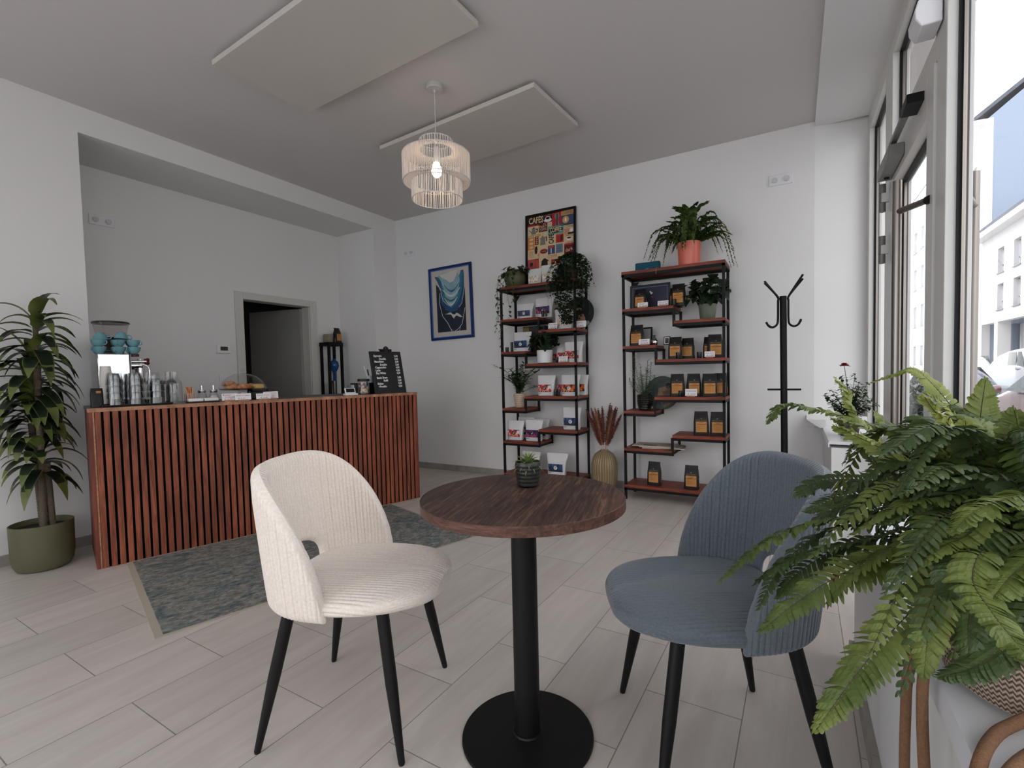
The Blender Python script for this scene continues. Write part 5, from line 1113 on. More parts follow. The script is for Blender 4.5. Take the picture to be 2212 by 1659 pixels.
# turquoise cups on the machine
turq = P('turquoise_glaze', S(104, 152, 160), .22, spec=.6); cupin = P('cup_inside_cream', S(206, 206, 198), .3)
def cup_at(u, v, z, label, rx=0, ry=0, first=[None]):
    if first[0] is None:
        t = thing('espresso_cup', label, 'cup', CP(u, v, z), RC, 'turquoise cups stacked on the coffee machine')
        MB().lathe([(0, 0), (.018, 0), (.021, .003), (.034, .022), (.0385, .044), (.0372, .045), (.033, .024), (.019, .006), (0, .005)], turq, 36, cap=False).build('cup_body', t)
        MB().tube(bez([(.034, 0, .036), (.05, 0, .038), (.054, 0, .026), (.045, 0, .014), (.029, 0, .014)], 14), .0032, turq, 8).build('handle', t); first[0] = t
    else: t = dup(first[0], CP(u, v, z), RC, label)
    t.rotation_euler = (rx, ry, RC+random.uniform(-2.6, -.6) if not rx else RC); return t
ztop_ = CH+EH+.001
for r_ in range(2):
    for c in range(3):
        for l in range(2):
            cup_at(.085+.0785*c-.02*(c == 0), .40+.088*r_, ztop_+.0455*l, 'turquoise cup, %s cup of the %s %s stack on the coffee machine' % (('lower', 'upper')[l], ('left', 'middle', 'right')[c], ('front', 'back')[r_]))
cup_at(.075, .42, ztop_+.137, 'turquoise cup turned over on top of the left stacks', PI, 0)
cup_at(.185, .43, ztop_+.142, 'turquoise cup turned over askew on top of the middle and right stacks', PI-.12, .1)
# grinder
GR = lbl('coffee_grinder', 'coffee grinder with clear bean hopper and dark lid behind the machine', 'grinder', .145, .635, 0)
GZ = CH+.365
MB().box(-.06, .06, -.06, .07, CH-.4, GZ, plastic_b).build('grinder_body', GR, bevel=.01)
MB().box(-.07, .07, -.06, .08, 0, CH-.4, P('back_counter_black', S(26, 26, 27), .5)).build('grinder_stand', GR)
MB().lathe([(.035, GZ), (.04, GZ+.03), (.082, GZ+.10), (.098, GZ+.185)], smoke_m, 48, cap=False).build('hopper', GR)
MB().lathe([(0, GZ+.005), (.036, GZ+.006), (.04, GZ+.03), (.076, GZ+.088), (.05, GZ+.094), (0, GZ+.09)], P('coffee_beans', S(46, 24, 20), .5, bump=1, bscale=55), 40, cap=False).build('coffee_beans', GR)
MB().lathe([(0, GZ+.19), (.09, GZ+.19), (.104, GZ+.186), (.105, GZ+.194), (.1, GZ+.2), (0, GZ+.204)], P('dark_plastic_lid', S(34, 28, 34), .2), 48, cap=False).build('lid', GR)
# water carafes
CAR = [(0, 0), (.043, .001), (.046, .006), (.046, .135), (.040, .148), (.026, .158), (.024, .162), (.024, .205), (.026, .21), (.0235, .21), (.022, .165), (.038, .146), (.0435, .132), (.0435, .008), (0, .006)]
c0 = facet(CAR, tumbler_m, 48).build('carafe', smooth=50); c0.location = CP(.415, .13); tag(c0, 'clear ribbed glass carafe in front, right of the tray', 'carafe')
c1 = c0.copy(); COL.objects.link(c1); c1.location = CP(.405, .24); tag(c1, 'clear ribbed glass carafe standing behind the front one', 'carafe')
# jar of sugar sticks, sugar dispensers, napkins
t = lbl('sugar_stick_jar', 'glass jar of orange and brown sugar sticks beside the carafes', 'jar', .50, .15)
facet([(0, .001), (.028, .002), (.03, .006), (.03, .062), (.028, .062), (.028, .008), (0, .006)], tumbler_m, 32).build('glass_jar', t)
for k in range(16):
    a = k*2.4; q = .021*math.sqrt((k+.5)/16); MB().box(-.0035, .0035, -.002, .002, .008, .105-.02*(k % 3)*.3, (C_('stick_orange', 206, 100, 40), C_('stick_cream', 220, 180, 130), C_('stick_brown', 150, 76, 40))[k % 3]).build('sugar_stick', t, smooth=0, loc=(q*math.cos(a), q*math.sin(a), 0), rot=(random.uniform(-.1, .1), random.uniform(-.1, .1), a))
NP = lbl('napkin_holder', 'low white napkin tray in front of the sugar dispensers', 'napkins', .565, .105, rz=0)
MB().box(-.09, .095, -.045, .045, 0, .008, plastic_b).build('tray', NP, bevel=.003)
for k in (-1, 1): MB().box(-.042, .042, -.04, .04, 0, .02, P('white_tissue', S(226, 224, 222), .9)).build('napkin_stack', NP, loc=(.003+k*.044, 0, .009), rot=(0, 0, .04*k), bevel=.005)
sug = {'brown': P('brown_sugar', S(150, 98, 60), .9, bump=.4, bscale=300), 'white': P('white_sugar', S(226, 222, 218), .9)}
for u_, kd, lb in ((.585, 'brown', 'glass sugar dispenser with brown sugar and metal spout, left one'), (.655, 'white', 'glass sugar dispenser with white sugar and metal spout, right one')):
    t = lbl('sugar_dispenser', lb, 'sugar dispenser', u_, .22, group='sugar dispensers')
    MB().lathe([(0, .001), (.036, .001), (.039, .004), (.035, .022), (.024, .055), (.0215, .066), (.0195, .066), (.022, .052), (.033, .02), (0, .006)], tumbler_m, 36, cap=False).build('glass_body', t)
    hh = .026 if kd == 'brown' else .046
    MB().lathe([(0, .007), (.033, .008), (.031, .022), (.033-.012*hh/.046-.001, hh*.9), (0, hh)], sug[kd], 28, cap=False).build('sugar', t)
    MB().lathe([(.0225, .062), (.0235, .064), (.0235, .078), (.02, .082), (.006, .084), (.0055, .112), (.003, .113), (0, .113)], chrome_m, 28, cap=False).build('spout_lid', t)
CGR = 'handwritten price cards at the front of the counter'
card('price card reading Butter Croissant, behind the next card', CP(.72, .065), RC, [('Butter', .014, -.35, R_), ('Croissant', .013, .1, R_), ('€ 2,70', .013, -.2, R_)], .095, .05, group=CGR)
card('price card reading Schoko Croissant on the counter front', CP(.795, .03), RC, [('Schoko Croissant', .013, 0, R_), ('€ 3,10', .012, -.2, R_)], .10, .047, group=CGR)
card('price card reading Franzbrötchen, left of the last pair', CP(.925, .03), RC, [('Franzbrötchen', .012, 0, R_), ('€ 3,40', .013, .1, R_)], .095, .042, group=CGR)
card('price card reading Käsekuchen, rightmost on the counter front', CP(.985, .065), RC, [('Käsekuchen', .012, 0, R_), ('vegan', .010, .3, R_), ('€ 3,60', .012, 0, R_)], .10, .052, group=CGR)
# cake stand with dome and pastries
KS = lbl('cake_stand', 'clear footed cake stand with glass dome over pastries', 'cake stand', .862, .30)
facet([(.034, 0), (.036, .003), (.030, .02), (.026, .06), (.028, .066), (0, .067), (0, .062), (.022, .055), (.028, .0), (.034, 0)], tumbler_m, 32).build('foot', KS)
MB().lathe([(0, .067), (.12, .068), (.150, .072), (.156, .082), (.154, .083), (.148, .076), (.12, .072), (0, .071)], thin_glass('tinted_acrylic', (.72, .70, .72, 1), 1, .05, .7), 64, cap=False).build('plate', KS)
dome = MB().lathe([(.165, .082), (.160, .086), (.150, .104), (.130, .138), (.098, .168), (.055, .188), (.012, .196), (0, .196)], thin_glass('clear_acrylic_dome', (.93, .93, .94, 1), 1, .04, .8, .03), 64, cap=False).build('dome', KS)
MB().lathe([(.006, .196), (.007, .204), (.015, .210), (.018, .220), (.012, .229), (0, .231)], tumbler_m, 20, cap=False).build('dome_knob', dome)
crust = P('golden_brown_crust', S(150, 78, 40), .45, var=.45, vscale=28, vcol=S(206, 150, 98), bump=.5, bscale=90)
def croissant(u, v, rz, s_, label, z=.0735):
    t = lbl('croissant', label, 'croissant', u, v, CH+z, rz, 'pastries under the dome'); mb = MB(); K = 26; pts = []; rs = []
    for k in range(K): q = k/(K-1)*2-1; pts.append((q*.062*s_, .024*s_*q*q-.01, .021*s_*(1-.35*q*q))); rs.append(max(.003, .023*s_*(1-abs(q)**1.7)*(1+.10*math.sin(q*17))))
    mb.tube(pts, rs, crust, 14); o = mb.build('pastry'); o.parent = t; return t
croissant(.795, .28, .3, 1.0, 'croissant at the left under the glass dome'); croissant(.785, .335, -.5, .95, 'croissant leaning on top at the left under the dome', .098)
croissant(.862, .25, -.15, 1.05, 'croissant in the middle front under the dome'); croissant(.905, .30, .8, 1.0, 'croissant behind the middle one under the dome')
t = lbl('cheese_pastry', 'pale yellow filled pastry slice at the right under the dome', 'pastry', .955, .30, CH+.0735, .2)
mb = MB(); loft(mb, [(0, .045, .034, 0, .6), (.02, .048, .037, 0, .5), (.034, .044, .034, 0, .6), (.04, .03, .02, 0, .7)], P('pale_custard_pastry', S(214, 174, 104), .55, bump=.6, bscale=60)); o = mb.build('pastry_slice'); o.parent = t
# card reader in front of the door, small display, glass, jar, box, straws
t = lbl('camera_ball', 'small black round ended gadget behind the cake stand', 'gadget', 1.02, .36); MB().box(-.10, .02, -.03, .03, 0, .055, plastic_b).build('gadget_body', t, bevel=.004); MB().lathe([(0, 0), (.022, 0), (.026, -.006), (.026, -.012), (0, -.012)], plastic_b, 28, T((.03, 0, .045)) @ Ry(PI/2) @ Rx(0)).build('lens', t)
t = lbl('card_terminal', 'small white customer display stand with black screen on the counter', 'payment display', 1.592, .075)
mb = MB(); V = [(-.052, -.03, 0), (.052, -.03, 0), (.052, .03, 0), (-.052, .03, 0), (-.05, -.03, .014), (.05, -.03, .014), (.05, .03, .014), (-.05, .03, .014)]; mb.add(V, [(3, 2, 1, 0), (4, 5, 6, 7), (0, 1, 5, 4), (1, 2, 6, 5), (2, 3, 7, 6), (3, 0, 4, 7)], plastic_w); mb.build('stand', t, bevel=.002)
ln = T((0, .0, .012)) @ Rx(math.radians(-24)); MB().box(-.044, .044, -.006, .006, 0, .048, plastic_w, ln).build('display_body', t, bevel=.003); MB().box(-.035, .035, -.0075, -.006, .010, .042, P('black_screen', S(20, 20, 26), .12), ln).build('screen', t, smooth=0)
o = g0.copy(); COL.objects.link(o); o.location = CP(1.66, .19, CH+.08); o.rotation_euler = (PI, 0, 0); tag(o, 'clear tumbler standing alone behind the small white display', 'glass')
t = lbl('cookie_jar', 'tall clear jar with black lid holding wrapped sweets', 'jar', 1.712, .085)
MB().lathe([(0, .001), (.045, .001), (.047, .005), (.047, .112), (.045, .112), (.045, .006), (0, .005)], tumbler_m, 40, cap=False).build('glass_body', t); MB().lathe([(.048, .108), (.049, .110), (.049, .128), (.046, .131), (0, .131)], plastic_b, 40, cap=False).build('lid', t)
sw = [C_('sweet_cream', 226, 196, 160), C_('sweet_gold', 190, 150, 90), C_('sweet_red', 146, 60, 56), C_('sweet_silver', 170, 170, 172), C_('sweet_dark', 60, 40, 40)]
for k in range(38):
    a = k*2.4; q = .033*math.sqrt(random.random()); z = .018+.09*k/38; c = 0 if k < 9 else (1 if k < 14 else random.choice((2, 3, 3, 4, 2)))
    MB().lathe([(0, -.008), (.009, -.005), (.011, 0), (.009, .005), (0, .008)], sw[c], 10, cap=False).build('wrapped_sweet', t, loc=(q*math.cos(a), q*math.sin(a), z), rot=(random.random()*3, random.random()*3, 0))
t = lbl('black_caddy', 'black open box behind the sweet jar and menu board', 'caddy', 1.80, .24); mb = MB()
for a, b, c, d in ((-.11, .11, -.05, -.045), (-.11, .11, .045, .05), (-.11, -.105, -.045, .045), (.105, .11, -.045, .045)): mb.box(a, b, c, d, 0, .095, plastic_b)
mb.box(-.105, .105, -.045, .045, 0, .005, plastic_b); mb.build('box_body', t, bevel=.002)
t = lbl('straw_cup', 'pale paper cup of straws behind the menu board', 'straws', 1.845, .24, CH+.006); MB().lathe([(0, 0), (.024, 0), (.03, .15), (.0285, .15), (.023, .004)], P('pale_blue_paper', S(184, 192, 196), .7), 28, cap=False).build('cup', t)
for k, (dx_, dy_) in enumerate(((-.05, 0), (-.042, .01), (-.02, -.005))): MB().tube([(0, 0, .01), (dx_*.4, dy_, .14), (dx_, dy_, .235-.015*k)], .0045 if k < 2 else .006, plastic_w if k < 2 else P('dark_straw', S(40, 36, 44), .5), 8).build('straw', t)
# chalk menu on clip board
t = thing('menu_board', 'black menu clipboard with handwritten coffee prices in chalk', 'menu', CP(1.80, .055), RC-.02); t.rotation_euler = (math.radians(-14), math.radians(-0), RC)
MB().box(-.0, .30, 0, .012, 0, .375, P('black_menu_board', S(15, 14, 15), .5)).build('board', t, bevel=.002)
mb = MB(); mb.box(.022, .278, -.002, 0, .022, .35, P('black_menu_page', S(32, 31, 31), .75)); pg = mb.build('menu_page', t, smooth=0)
mb = MB(); LM = [('Espresso', 0, '2,50'), ('Double', .16, '3,50'), ('Macchiato', 0, '3,00'), ('Double', .16, '3,50'), ('Cappuccino', 0, '4,00'), ('Latte', 0, '4,20'), ('Flat White', 0, '4,50'), ('', 0, ''), ('Batch Brew', 0, '3,00'), ('Refill', .2, '2,00'), ('Kakao', .0, '4,50'), ('+Freddo', .02, '0,50')]
for i, (a, ind, b_) in enumerate(LM):
    z = .332-.0258*i-(.0 if i < 8 else -.012)
    if a: mb.text(a, .026, chalk_m, T((.034+ind*.3, -.0028, z)) @ Rx(PI/2) @ Rz(.02), 'LEFT', .82, .0007); mb.text(b_, .024, chalk_m, T((.265, -.0028, z)) @ Rx(PI/2), 'RIGHT', .85, .0007)
mb.build('chalk_writing', pg, smooth=0)
mb = MB(); mb.box(.095, .215, -.008, .004, .362, .372, plastic_b); mb.add([(.10, -.007, .37), (.21, -.007, .37), (.22, .004, .398), (.09, .004, .398)], [(0, 1, 2, 3)], P('dark_clip_steel', S(52, 50, 52), .3, metal=.8)); mb.tube(bez([(.13, -.01, .385), (.14, -.014, .405), (.155, -.016, .412), (.17, -.014, .405), (.18, -.01, .385)], 12), .006, plastic_b, 8); mb.box(.14, .17, -.012, -.004, .37, .405, plastic_b); mb.build('spring_clip', t)
# ------------------------------------------------------------------ black rack in the niche corner
t = thing('storage_rack', 'narrow black metal rack in the niche corner behind the counter', 'rack', (-4.70, 3.67, 0))
mb = MB(); RXW, RYD, RZ = .15, .20, 1.49
for px in (0, RXW-.025):
    for py in (0, RYD-.025): MB().box(px, px+.025, py, py+.025, 0, RZ, black_m).build('post', t, smooth=0)
for z in (.25, .90, RZ): MB().box(-.005, RXW+.005, -.003, RYD, z-.04 if z > 1 else z-.02, z, black_m).build('rack_shelf', t, smooth=0)
ob = thing('water_bottle', 'blue round bottle standing in the black niche rack', 'bottle', (-4.625, 3.80, .905)); ob['category'] = 'bottle'
MB().lathe([(0, 0), (.02, .005), (.022, .02), (.016, .24), (.040, .28), (.053, .32), (.045, .36), (.02, .385), (.014, .40), (0, .40)], P('translucent_blue', S(22, 74, 128), .15, spec=.7), 36, cap=False).build('bottle_body', ob)
for i, (xx, yy) in enumerate(((-4.61, 3.725), (-4.595, 3.765))):
    o = MB().lathe([(0, 0), (.015, 0), (.021, .15), (.019, .15), (.014, .004), (0, .004)], P('steel_cup', S(150, 138, 124), .25, metal=1), 28, cap=False).build('shaker_cup'); o.location = (xx, yy, .901); tag(o, ('steel shaker cup, left one in the niche rack', 'steel shaker cup, right one in the niche rack')[i], 'shaker cup', 'shaker cups in the niche rack')
t = thing('woven_basket_small', 'beige woven basket on top of the black niche rack', 'basket', (-4.63, 3.735, 1.491)); t.name = 'storage_basket'
mb = MB(); loft(mb, [(0, .042, .042, 0, .6), (.01, .049, .046, 0, .6), (.08, .050, .047, 0, .6), (.095, .044, .042, 0, .7)], P('beige_woven_cord', S(150, 138, 124), .9, bump=1, bscale=120)); mb.build('basket_body', t)
cbag('black bag with orange label on top of the niche rack', -4.60, 3.835, 1.491, PI/2, .085, .17, group='bags in the niche')
t = thing('spice_jar', 'small dark jar beside the basket on the niche rack', 'jar', (-4.565, 3.775, 1.491)); MB().lathe([(0, 0), (.012, 0), (.012, .04), (.01, .05), (0, .05)], plastic_b, 20, cap=False).build('jar_body', t)
# ------------------------------------------------------------------ rose on the far sill
t = thing('potted_rose', 'potted rose with one red flower on the far window sill', 'plant', (.31, 3.80, .64))
pot(t, [(0, 0), (.05, 0), (.064, .1), (.068, .102), (.066, .115), (.06, .115), (.058, .1)], P('dark_plum_pot', S(74, 56, 58), .5), .057, .1)
mb = MB(); sm = MB(); rl = leafmat('rose_leaf', S(34, 56, 28), S(62, 84, 42), .25, 20)
for i in range(30):
    a = random.uniform(0, 2*PI); q = random.uniform(.03, .17); h_ = random.uniform(.10, .30)*(1.15-.6*q/.17); e = Vector((q*math.cos(a), q*math.sin(a)*.9, .11+h_))
    if e.x > .13: e.x = .13
    c = bez([(0, 0, .10), (e.x*.5, e.y*.5, .10+h_*.55), e], 14); sm.tube(c, .0016, stem_g, 5, cap=False)
    for k in range(4, 14):
        for q_ in range(3): add_leaf(mb, c[k], rdir(-.3, .6), random.uniform(.028, .042), .017, rl, .5, 4, .15)
sm.tube(bez([(0, 0, .1), (-.01, 0, .3), (-.03, -.02, .455)], 12), .002, stem_g, 6)
mb.build('foliage', t, smooth=60); sm.build('stems', t)
mb = MB(); rose = P('deep_red_petal', S(150, 14, 26), .6)
for i in range(22):
    a = i*2.4; q = i/22; add_leaf(mb, (-.03, -.02, .455), Vector((math.cos(a)*(.25+q), math.sin(a)*(.25+q), 1.15-.95*q)), .018+.020*q, .026, rose, -.3+.9*q, 4, .35)
mb.build('flower', t, smooth=60)
# ------------------------------------------------------------------ woven basket with the big fern, rope handles
BX, BY, BZ = .31, .93, .64
t = thing('woven_basket', 'brown and cream zigzag woven basket holding the big fern', 'basket', (BX, BY, BZ))
def weave_mat():
    m = bpy.data.materials.new('zigzag_weave'); m.use_nodes = True; n = m.node_tree.nodes; L = m.node_tree.links; b = n['Principled BSDF']; b.inputs['Roughness'].default_value = .95
    tcn = n.new('ShaderNodeTexCoord'); sp = n.new('ShaderNodeSeparateXYZ'); L.new(tcn.outputs['Object'], sp.inputs[0])
    at = n.new('ShaderNodeMath'); at.operation = 'ARCTAN2'; L.new(sp.outputs[1], at.inputs[0]); L.new(sp.outputs[0], at.inputs[1])
    def M_(op, a, v): q = n.new('ShaderNodeMath'); q.operation = op; L.new(a, q.inputs[0]); q.inputs[1].default_value = v; return q.outputs[0]
    ua = M_('MULTIPLY', at.outputs[0], 120/(2*PI)); tri = M_('PINGPONG', ua, .5); zz = M_('MULTIPLY', sp.outputs[2], 140); tz = M_('MULTIPLY', tri, 1.1)
    ad = n.new('ShaderNodeMath'); ad.operation = 'ADD'; L.new(zz, ad.inputs[0]); L.new(tz, ad.inputs[1]); pp = M_('PINGPONG', ad.outputs[0], .5)
    r = n.new('ShaderNodeValToRGB'); r.color_ramp.elements[0].position = .20; r.color_ramp.elements[1].position = .30; r.color_ramp.elements[0].color = S(98, 72, 58); r.color_ramp.elements[1].color = S(182, 166, 148)
    L.new(pp, r.inputs[0]); L.new(r.outputs[0], b.inputs['Base Color']); bm = n.new('ShaderNodeBump'); bm.inputs['Strength'].default_value = .8; bm.inputs['Distance'].default_value = .003; L.new(pp, bm.inputs['Height']); L.new(bm.outputs[0], b.inputs['Normal']); return m
wv = weave_mat()
MB().lathe([(0, 0), (.10, 0), (.115, .008), (.122, .03), (.127, .07), (.128, .105), (.125, .12), (.120, .122), (.119, .10), (.117, .03), (0, .004)], wv, 96, cap=False, sq=(1, 1.08)).build('basket_body', t)
MB().lathe([(.122, .104), (.130, .108), (.131, .124), (.123, .130), (.117, .124), (.117, .108)], P('cream_basket_rim', S(190, 176, 160), .9, bump=.6, bscale=220), 96, cap=False, sq=(1, 1.08)).build('basket_rim', t)
rope_m = P('tan_rope', S(132, 96, 70), .95, bump=.6, bscale=420, bdist=.003, var=.2, vscale=260)
def rope(pts): 
    c = bez([(x-BX, y-BY, z-BZ) for x, y, z in pts], 60); MB().tube(c, .0070, rope_m, 14).build('rope_handle', t)
rope([(.205, .865, .735), (.17, .875, .735), (.152, .86, .70), (.148, .90, .63), (.150, .925, .56), (.150, .93, .46), (.152, .92, .34), (.16, .86, .25), (.165, .80, .33), (.160, .81, .45), (.157, .84, .54), (.160, .87, .64), (.166, .84, .72), (.21, .84, .735)])
rope([(.275, .80, .70), (.262, .80, .68), (.235, .79, .662), (.205, .755, .658), (.175, .69, .655), (.155, .64, .60), (.150, .60, .48), (.152, .56, .45), (.156, .57, .56), (.175, .63, .655), (.20, .69, .66), (.24, .745, .662), (.29, .785, .68), (.31, .80, .70)])
FN = thing('boston_fern', 'large bright green fern in a basket on the near window sill', 'plant', (BX, BY, BZ))
MB().lathe([(0, .006), (.085, .006), (.105, .15), (.112, .152), (.112, .175), (.106, .175), (.10, .15)], P('brown_plastic_pot', S(108, 74, 62), .5), 56, cap=False).build('plant_pot', FN)
MB().lathe([(0, .158), (.06, .156), (.101, .15)], soil_m, 32, cap=False).build('soil', FN)
FR = [
    ('lit', 0.05, [[0.217, 0.841, 0.865], [0.154, 0.776, 0.817], [0.099, 0.713, 0.774], [0.056, 0.662, 0.73], [0.021, 0.617, 0.691]]),
    ('lit', 0.04, [[0.21, 0.852, 0.898], [0.173, 0.787, 0.864], [0.148, 0.735, 0.821], [0.133, 0.701, 0.784], [0.125, 0.675, 0.751]]),
    ('lit', 0.046, [[0.226, 0.895, 0.875], [0.141, 0.868, 0.828], [0.078, 0.837, 0.807], [0.014, 0.803, 0.765], [-0.042, 0.769, 0.716]]),
    ('lit', 0.05, [[0.22, 0.932, 0.892], [0.118, 0.943, 0.858], [0.03, 0.943, 0.835], [-0.045, 0.91, 0.798], [-0.112, 0.87, 0.734]]),
    ('dk', 0.044, [[0.224, 0.95, 0.881], [0.122, 0.978, 0.837], [0.045, 0.977, 0.811], [-0.018, 0.939, 0.756], [-0.054, 0.899, 0.688]]),
    ('dk', 0.044, [[0.212, 0.919, 0.874], [0.104, 0.924, 0.824], [0.029, 0.911, 0.798], [-0.024, 0.89, 0.769], [-0.057, 0.877, 0.739]]),
    ('dk', 0.045, [[0.23, 1.001, 0.883], [0.168, 1.085, 0.881], [0.103, 1.114, 0.881], [0.039, 1.116, 0.87], [0.002, 1.09, 0.843]]),
    ('dk', 0.045, [[0.231, 1.029, 0.869], [0.168, 1.082, 0.865], [0.086, 1.089, 0.854], [0.019, 1.064, 0.821]]),
    ('lit', 0.047, [[0.254, 1.032, 0.908], [0.209, 1.173, 0.954], [0.137, 1.236, 0.974], [0.048, 1.255, 1.0], [-0.024, 1.247, 1.011], [-0.052, 1.212, 0.973]]),
    ('lit', 0.045, [[0.247, 1.005, 0.92], [0.213, 1.09, 0.957], [0.166, 1.122, 0.981], [0.104, 1.129, 0.984], [0.066, 1.133, 0.994]]),
    ('yel', 0.046, [[0.225, 0.931, 0.892], [0.149, 0.935, 0.943], [0.121, 0.933, 0.966], [0.084, 0.929, 0.987], [0.059, 0.923, 1.001]]),
    ('yel', 0.047, [[0.21, 0.958, 0.905], [0.145, 1.018, 0.944], [0.102, 1.04, 0.996], [0.087, 1.044, 1.024], [0.081, 1.046, 1.049], [0.065, 1.048, 1.074]]),
    ('yel', 0.026, [[0.27, 1.032, 0.932], [0.246, 1.088, 1.003], [0.217, 1.129, 1.06], [0.191, 1.144, 1.087], [0.164, 1.158, 1.079], [0.13, 1.172, 1.063]]),
    ('yel', 0.024, [[0.268, 1.002, 0.937], [0.231, 1.009, 0.999], [0.202, 1.008, 1.037], [0.182, 1.003, 1.052]]),
    ('yel', 0.04, [[0.238, 0.947, 0.938], [0.203, 0.933, 1.0], [0.181, 0.93, 1.028], [0.168, 0.924, 1.049]]),
    ('lit', 0.04, [[0.263, 1.035, 0.938], [0.259, 1.042, 0.982], [0.261, 1.045, 1.019], [0.266, 1.046, 1.071]]),
    ('lit', 0.034, [[0.27, 0.9, 0.956], [0.261, 0.887, 0.995], [0.253, 0.882, 1.035]]),
    ('lit', 0.034, [[0.188, 0.727, 0.886], [0.166, 0.683, 0.867], [0.168, 0.634, 0.854], [0.176, 0.593, 0.842], [0.18, 0.567, 0.838]]),
    ('dk', 0.045, [[0.221, 0.825, 0.889], [0.19, 0.765, 0.84], [0.173, 0.723, 0.804], [0.168, 0.701, 0.776]]),
    ('dk', 0.04, [[0.251, 0.771, 0.844], [0.211, 0.713, 0.803], [0.172, 0.687, 0.772], [0.139, 0.675, 0.755]]),
    ('lit', 0.045, [[0.214, 0.833, 0.916], [0.154, 0.806, 0.921], [0.112, 0.78, 0.91], [0.066, 0.765, 0.875]]),
    ('lit', 0.034, [[0.216, 0.789, 0.91], [0.172, 0.743, 0.895], [0.139, 0.715, 0.882], [0.115, 0.701, 0.86]]),
    ('dk', 0.044, [[0.238, 0.811, 0.941], [0.193, 0.784, 0.959], [0.156, 0.77, 0.95], [0.13, 0.761, 0.932]]),
    ('lit', 0.04, [[0.239, 0.736, 0.897], [0.199, 0.688, 0.877], [0.173, 0.655, 0.856]]),
    ('yel', 0.036, [[0.25, 0.975, 0.934], [0.229, 0.964, 0.966], [0.22, 0.951, 1.013]]),
    ('lit', 0.04, [[0.244, 0.949, 0.897], [0.191, 0.948, 0.942], [0.166, 0.947, 0.971], [0.14, 0.944, 0.993]]),
    ('lit', 0.042, [[0.269, 1.073, 0.924], [0.219, 1.09, 0.966], [0.176, 1.1, 0.981], [0.121, 1.088, 0.987]]),
    ('yel', 0.018, [[0.28, 1.05, 0.929], [0.243, 1.117, 0.972], [0.211, 1.146, 0.991], [0.187, 1.16, 0.99]]),
    ('yel', 0.034, [[0.24, 0.956, 0.93], [0.169, 0.977, 0.971], [0.134, 0.986, 0.998], [0.116, 0.99, 1.019]]),
    ('dk', 0.026, [[0.235, 0.953, 0.909], [0.182, 1.016, 0.905], [0.131, 1.056, 0.916], [0.1, 1.085, 0.952], [0.08, 1.082, 0.916]]),
    ('lit', 0.036, [[0.247, 0.872, 0.941], [0.251, 0.858, 0.992], [0.259, 0.838, 1.03]]),
    ('dk', 0.03, [[0.23, 0.842, 0.879], [0.172, 0.8, 0.835], [0.136, 0.78, 0.818], [0.108, 0.764, 0.794]]),
    ('dk', 0.042, [[0.239, 0.844, 0.898], [0.22, 0.773, 0.854], [0.219, 0.741, 0.824], [0.207, 0.71, 0.793]]),
    ('lit', 0.042, [[0.241, 0.899, 0.909], [0.207, 0.945, 0.943], [0.173, 0.97, 0.928], [0.139, 0.969, 0.895]]),
    ('dk', 0.044, [[0.224, 0.93, 0.886], [0.174, 0.937, 0.871], [0.108, 0.967, 0.87], [0.058, 0.987, 0.85], [0.031, 0.982, 0.824]]),
    ('lit', 0.04, [[0.219, 0.868, 0.889], [0.153, 0.853, 0.858], [0.104, 0.831, 0.831], [0.065, 0.813, 0.797], [0.042, 0.801, 0.763]]),
    ('dk', 0.044, [[0.229, 0.949, 0.882], [0.157, 0.971, 0.829], [0.071, 0.97, 0.793], [0.003, 0.935, 0.745], [-0.024, 0.919, 0.706]]),
    ('dk', 0.042, [[0.267, 0.942, 0.895], [0.257, 1.002, 0.922], [0.232, 1.063, 0.939], [0.195, 1.09, 0.932]]),
    ('lit', 0.04, [[0.27, 0.922, 0.907], [0.269, 0.951, 0.947], [0.26, 0.958, 0.979], [0.251, 0.983, 0.996]]),
    ('dk', 0.038, [[0.221, 0.764, 0.901], [0.18, 0.729, 0.89], [0.153, 0.696, 0.865], [0.146, 0.679, 0.844]]),
    ('lit', 0.036, [[0.231, 0.749, 0.939], [0.199, 0.718, 0.948], [0.167, 0.692, 0.936], [0.149, 0.68, 0.916]]),
]
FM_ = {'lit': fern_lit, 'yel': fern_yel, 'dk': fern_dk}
def frond_obj(kind, W_, pts, n=None):
    W_ = W_*(1.28 if (Vector(pts[len(pts)//2])-Vector((0, 0, CAMH))).length > .86 and W_ > .03 else 1.0)
    b = Vector((BX-.035+random.uniform(-.04, .04), BY+random.uniform(-.05, .04), BZ+.155)); P_ = [Vector(p) for p in pts]
    L_ = sum((P_[i+1]-P_[i]).length for i in range(len(P_)-1))+(P_[0]-b).length
    allp = [b]+P_; mb = MB(); frond(mb, [p-Vector((BX, BY, BZ)) for p in allp], W_*.74, FM_[kind], stem_m, n=n or int(max(22, L_/.0092)), lift=.18, roll=random.uniform(-.35, .35), lw=.60, taper_base=.35)
    return mb.build('frond', FN, smooth=0)
for k_, W_, pts in FR: frond_obj(k_, W_, pts)
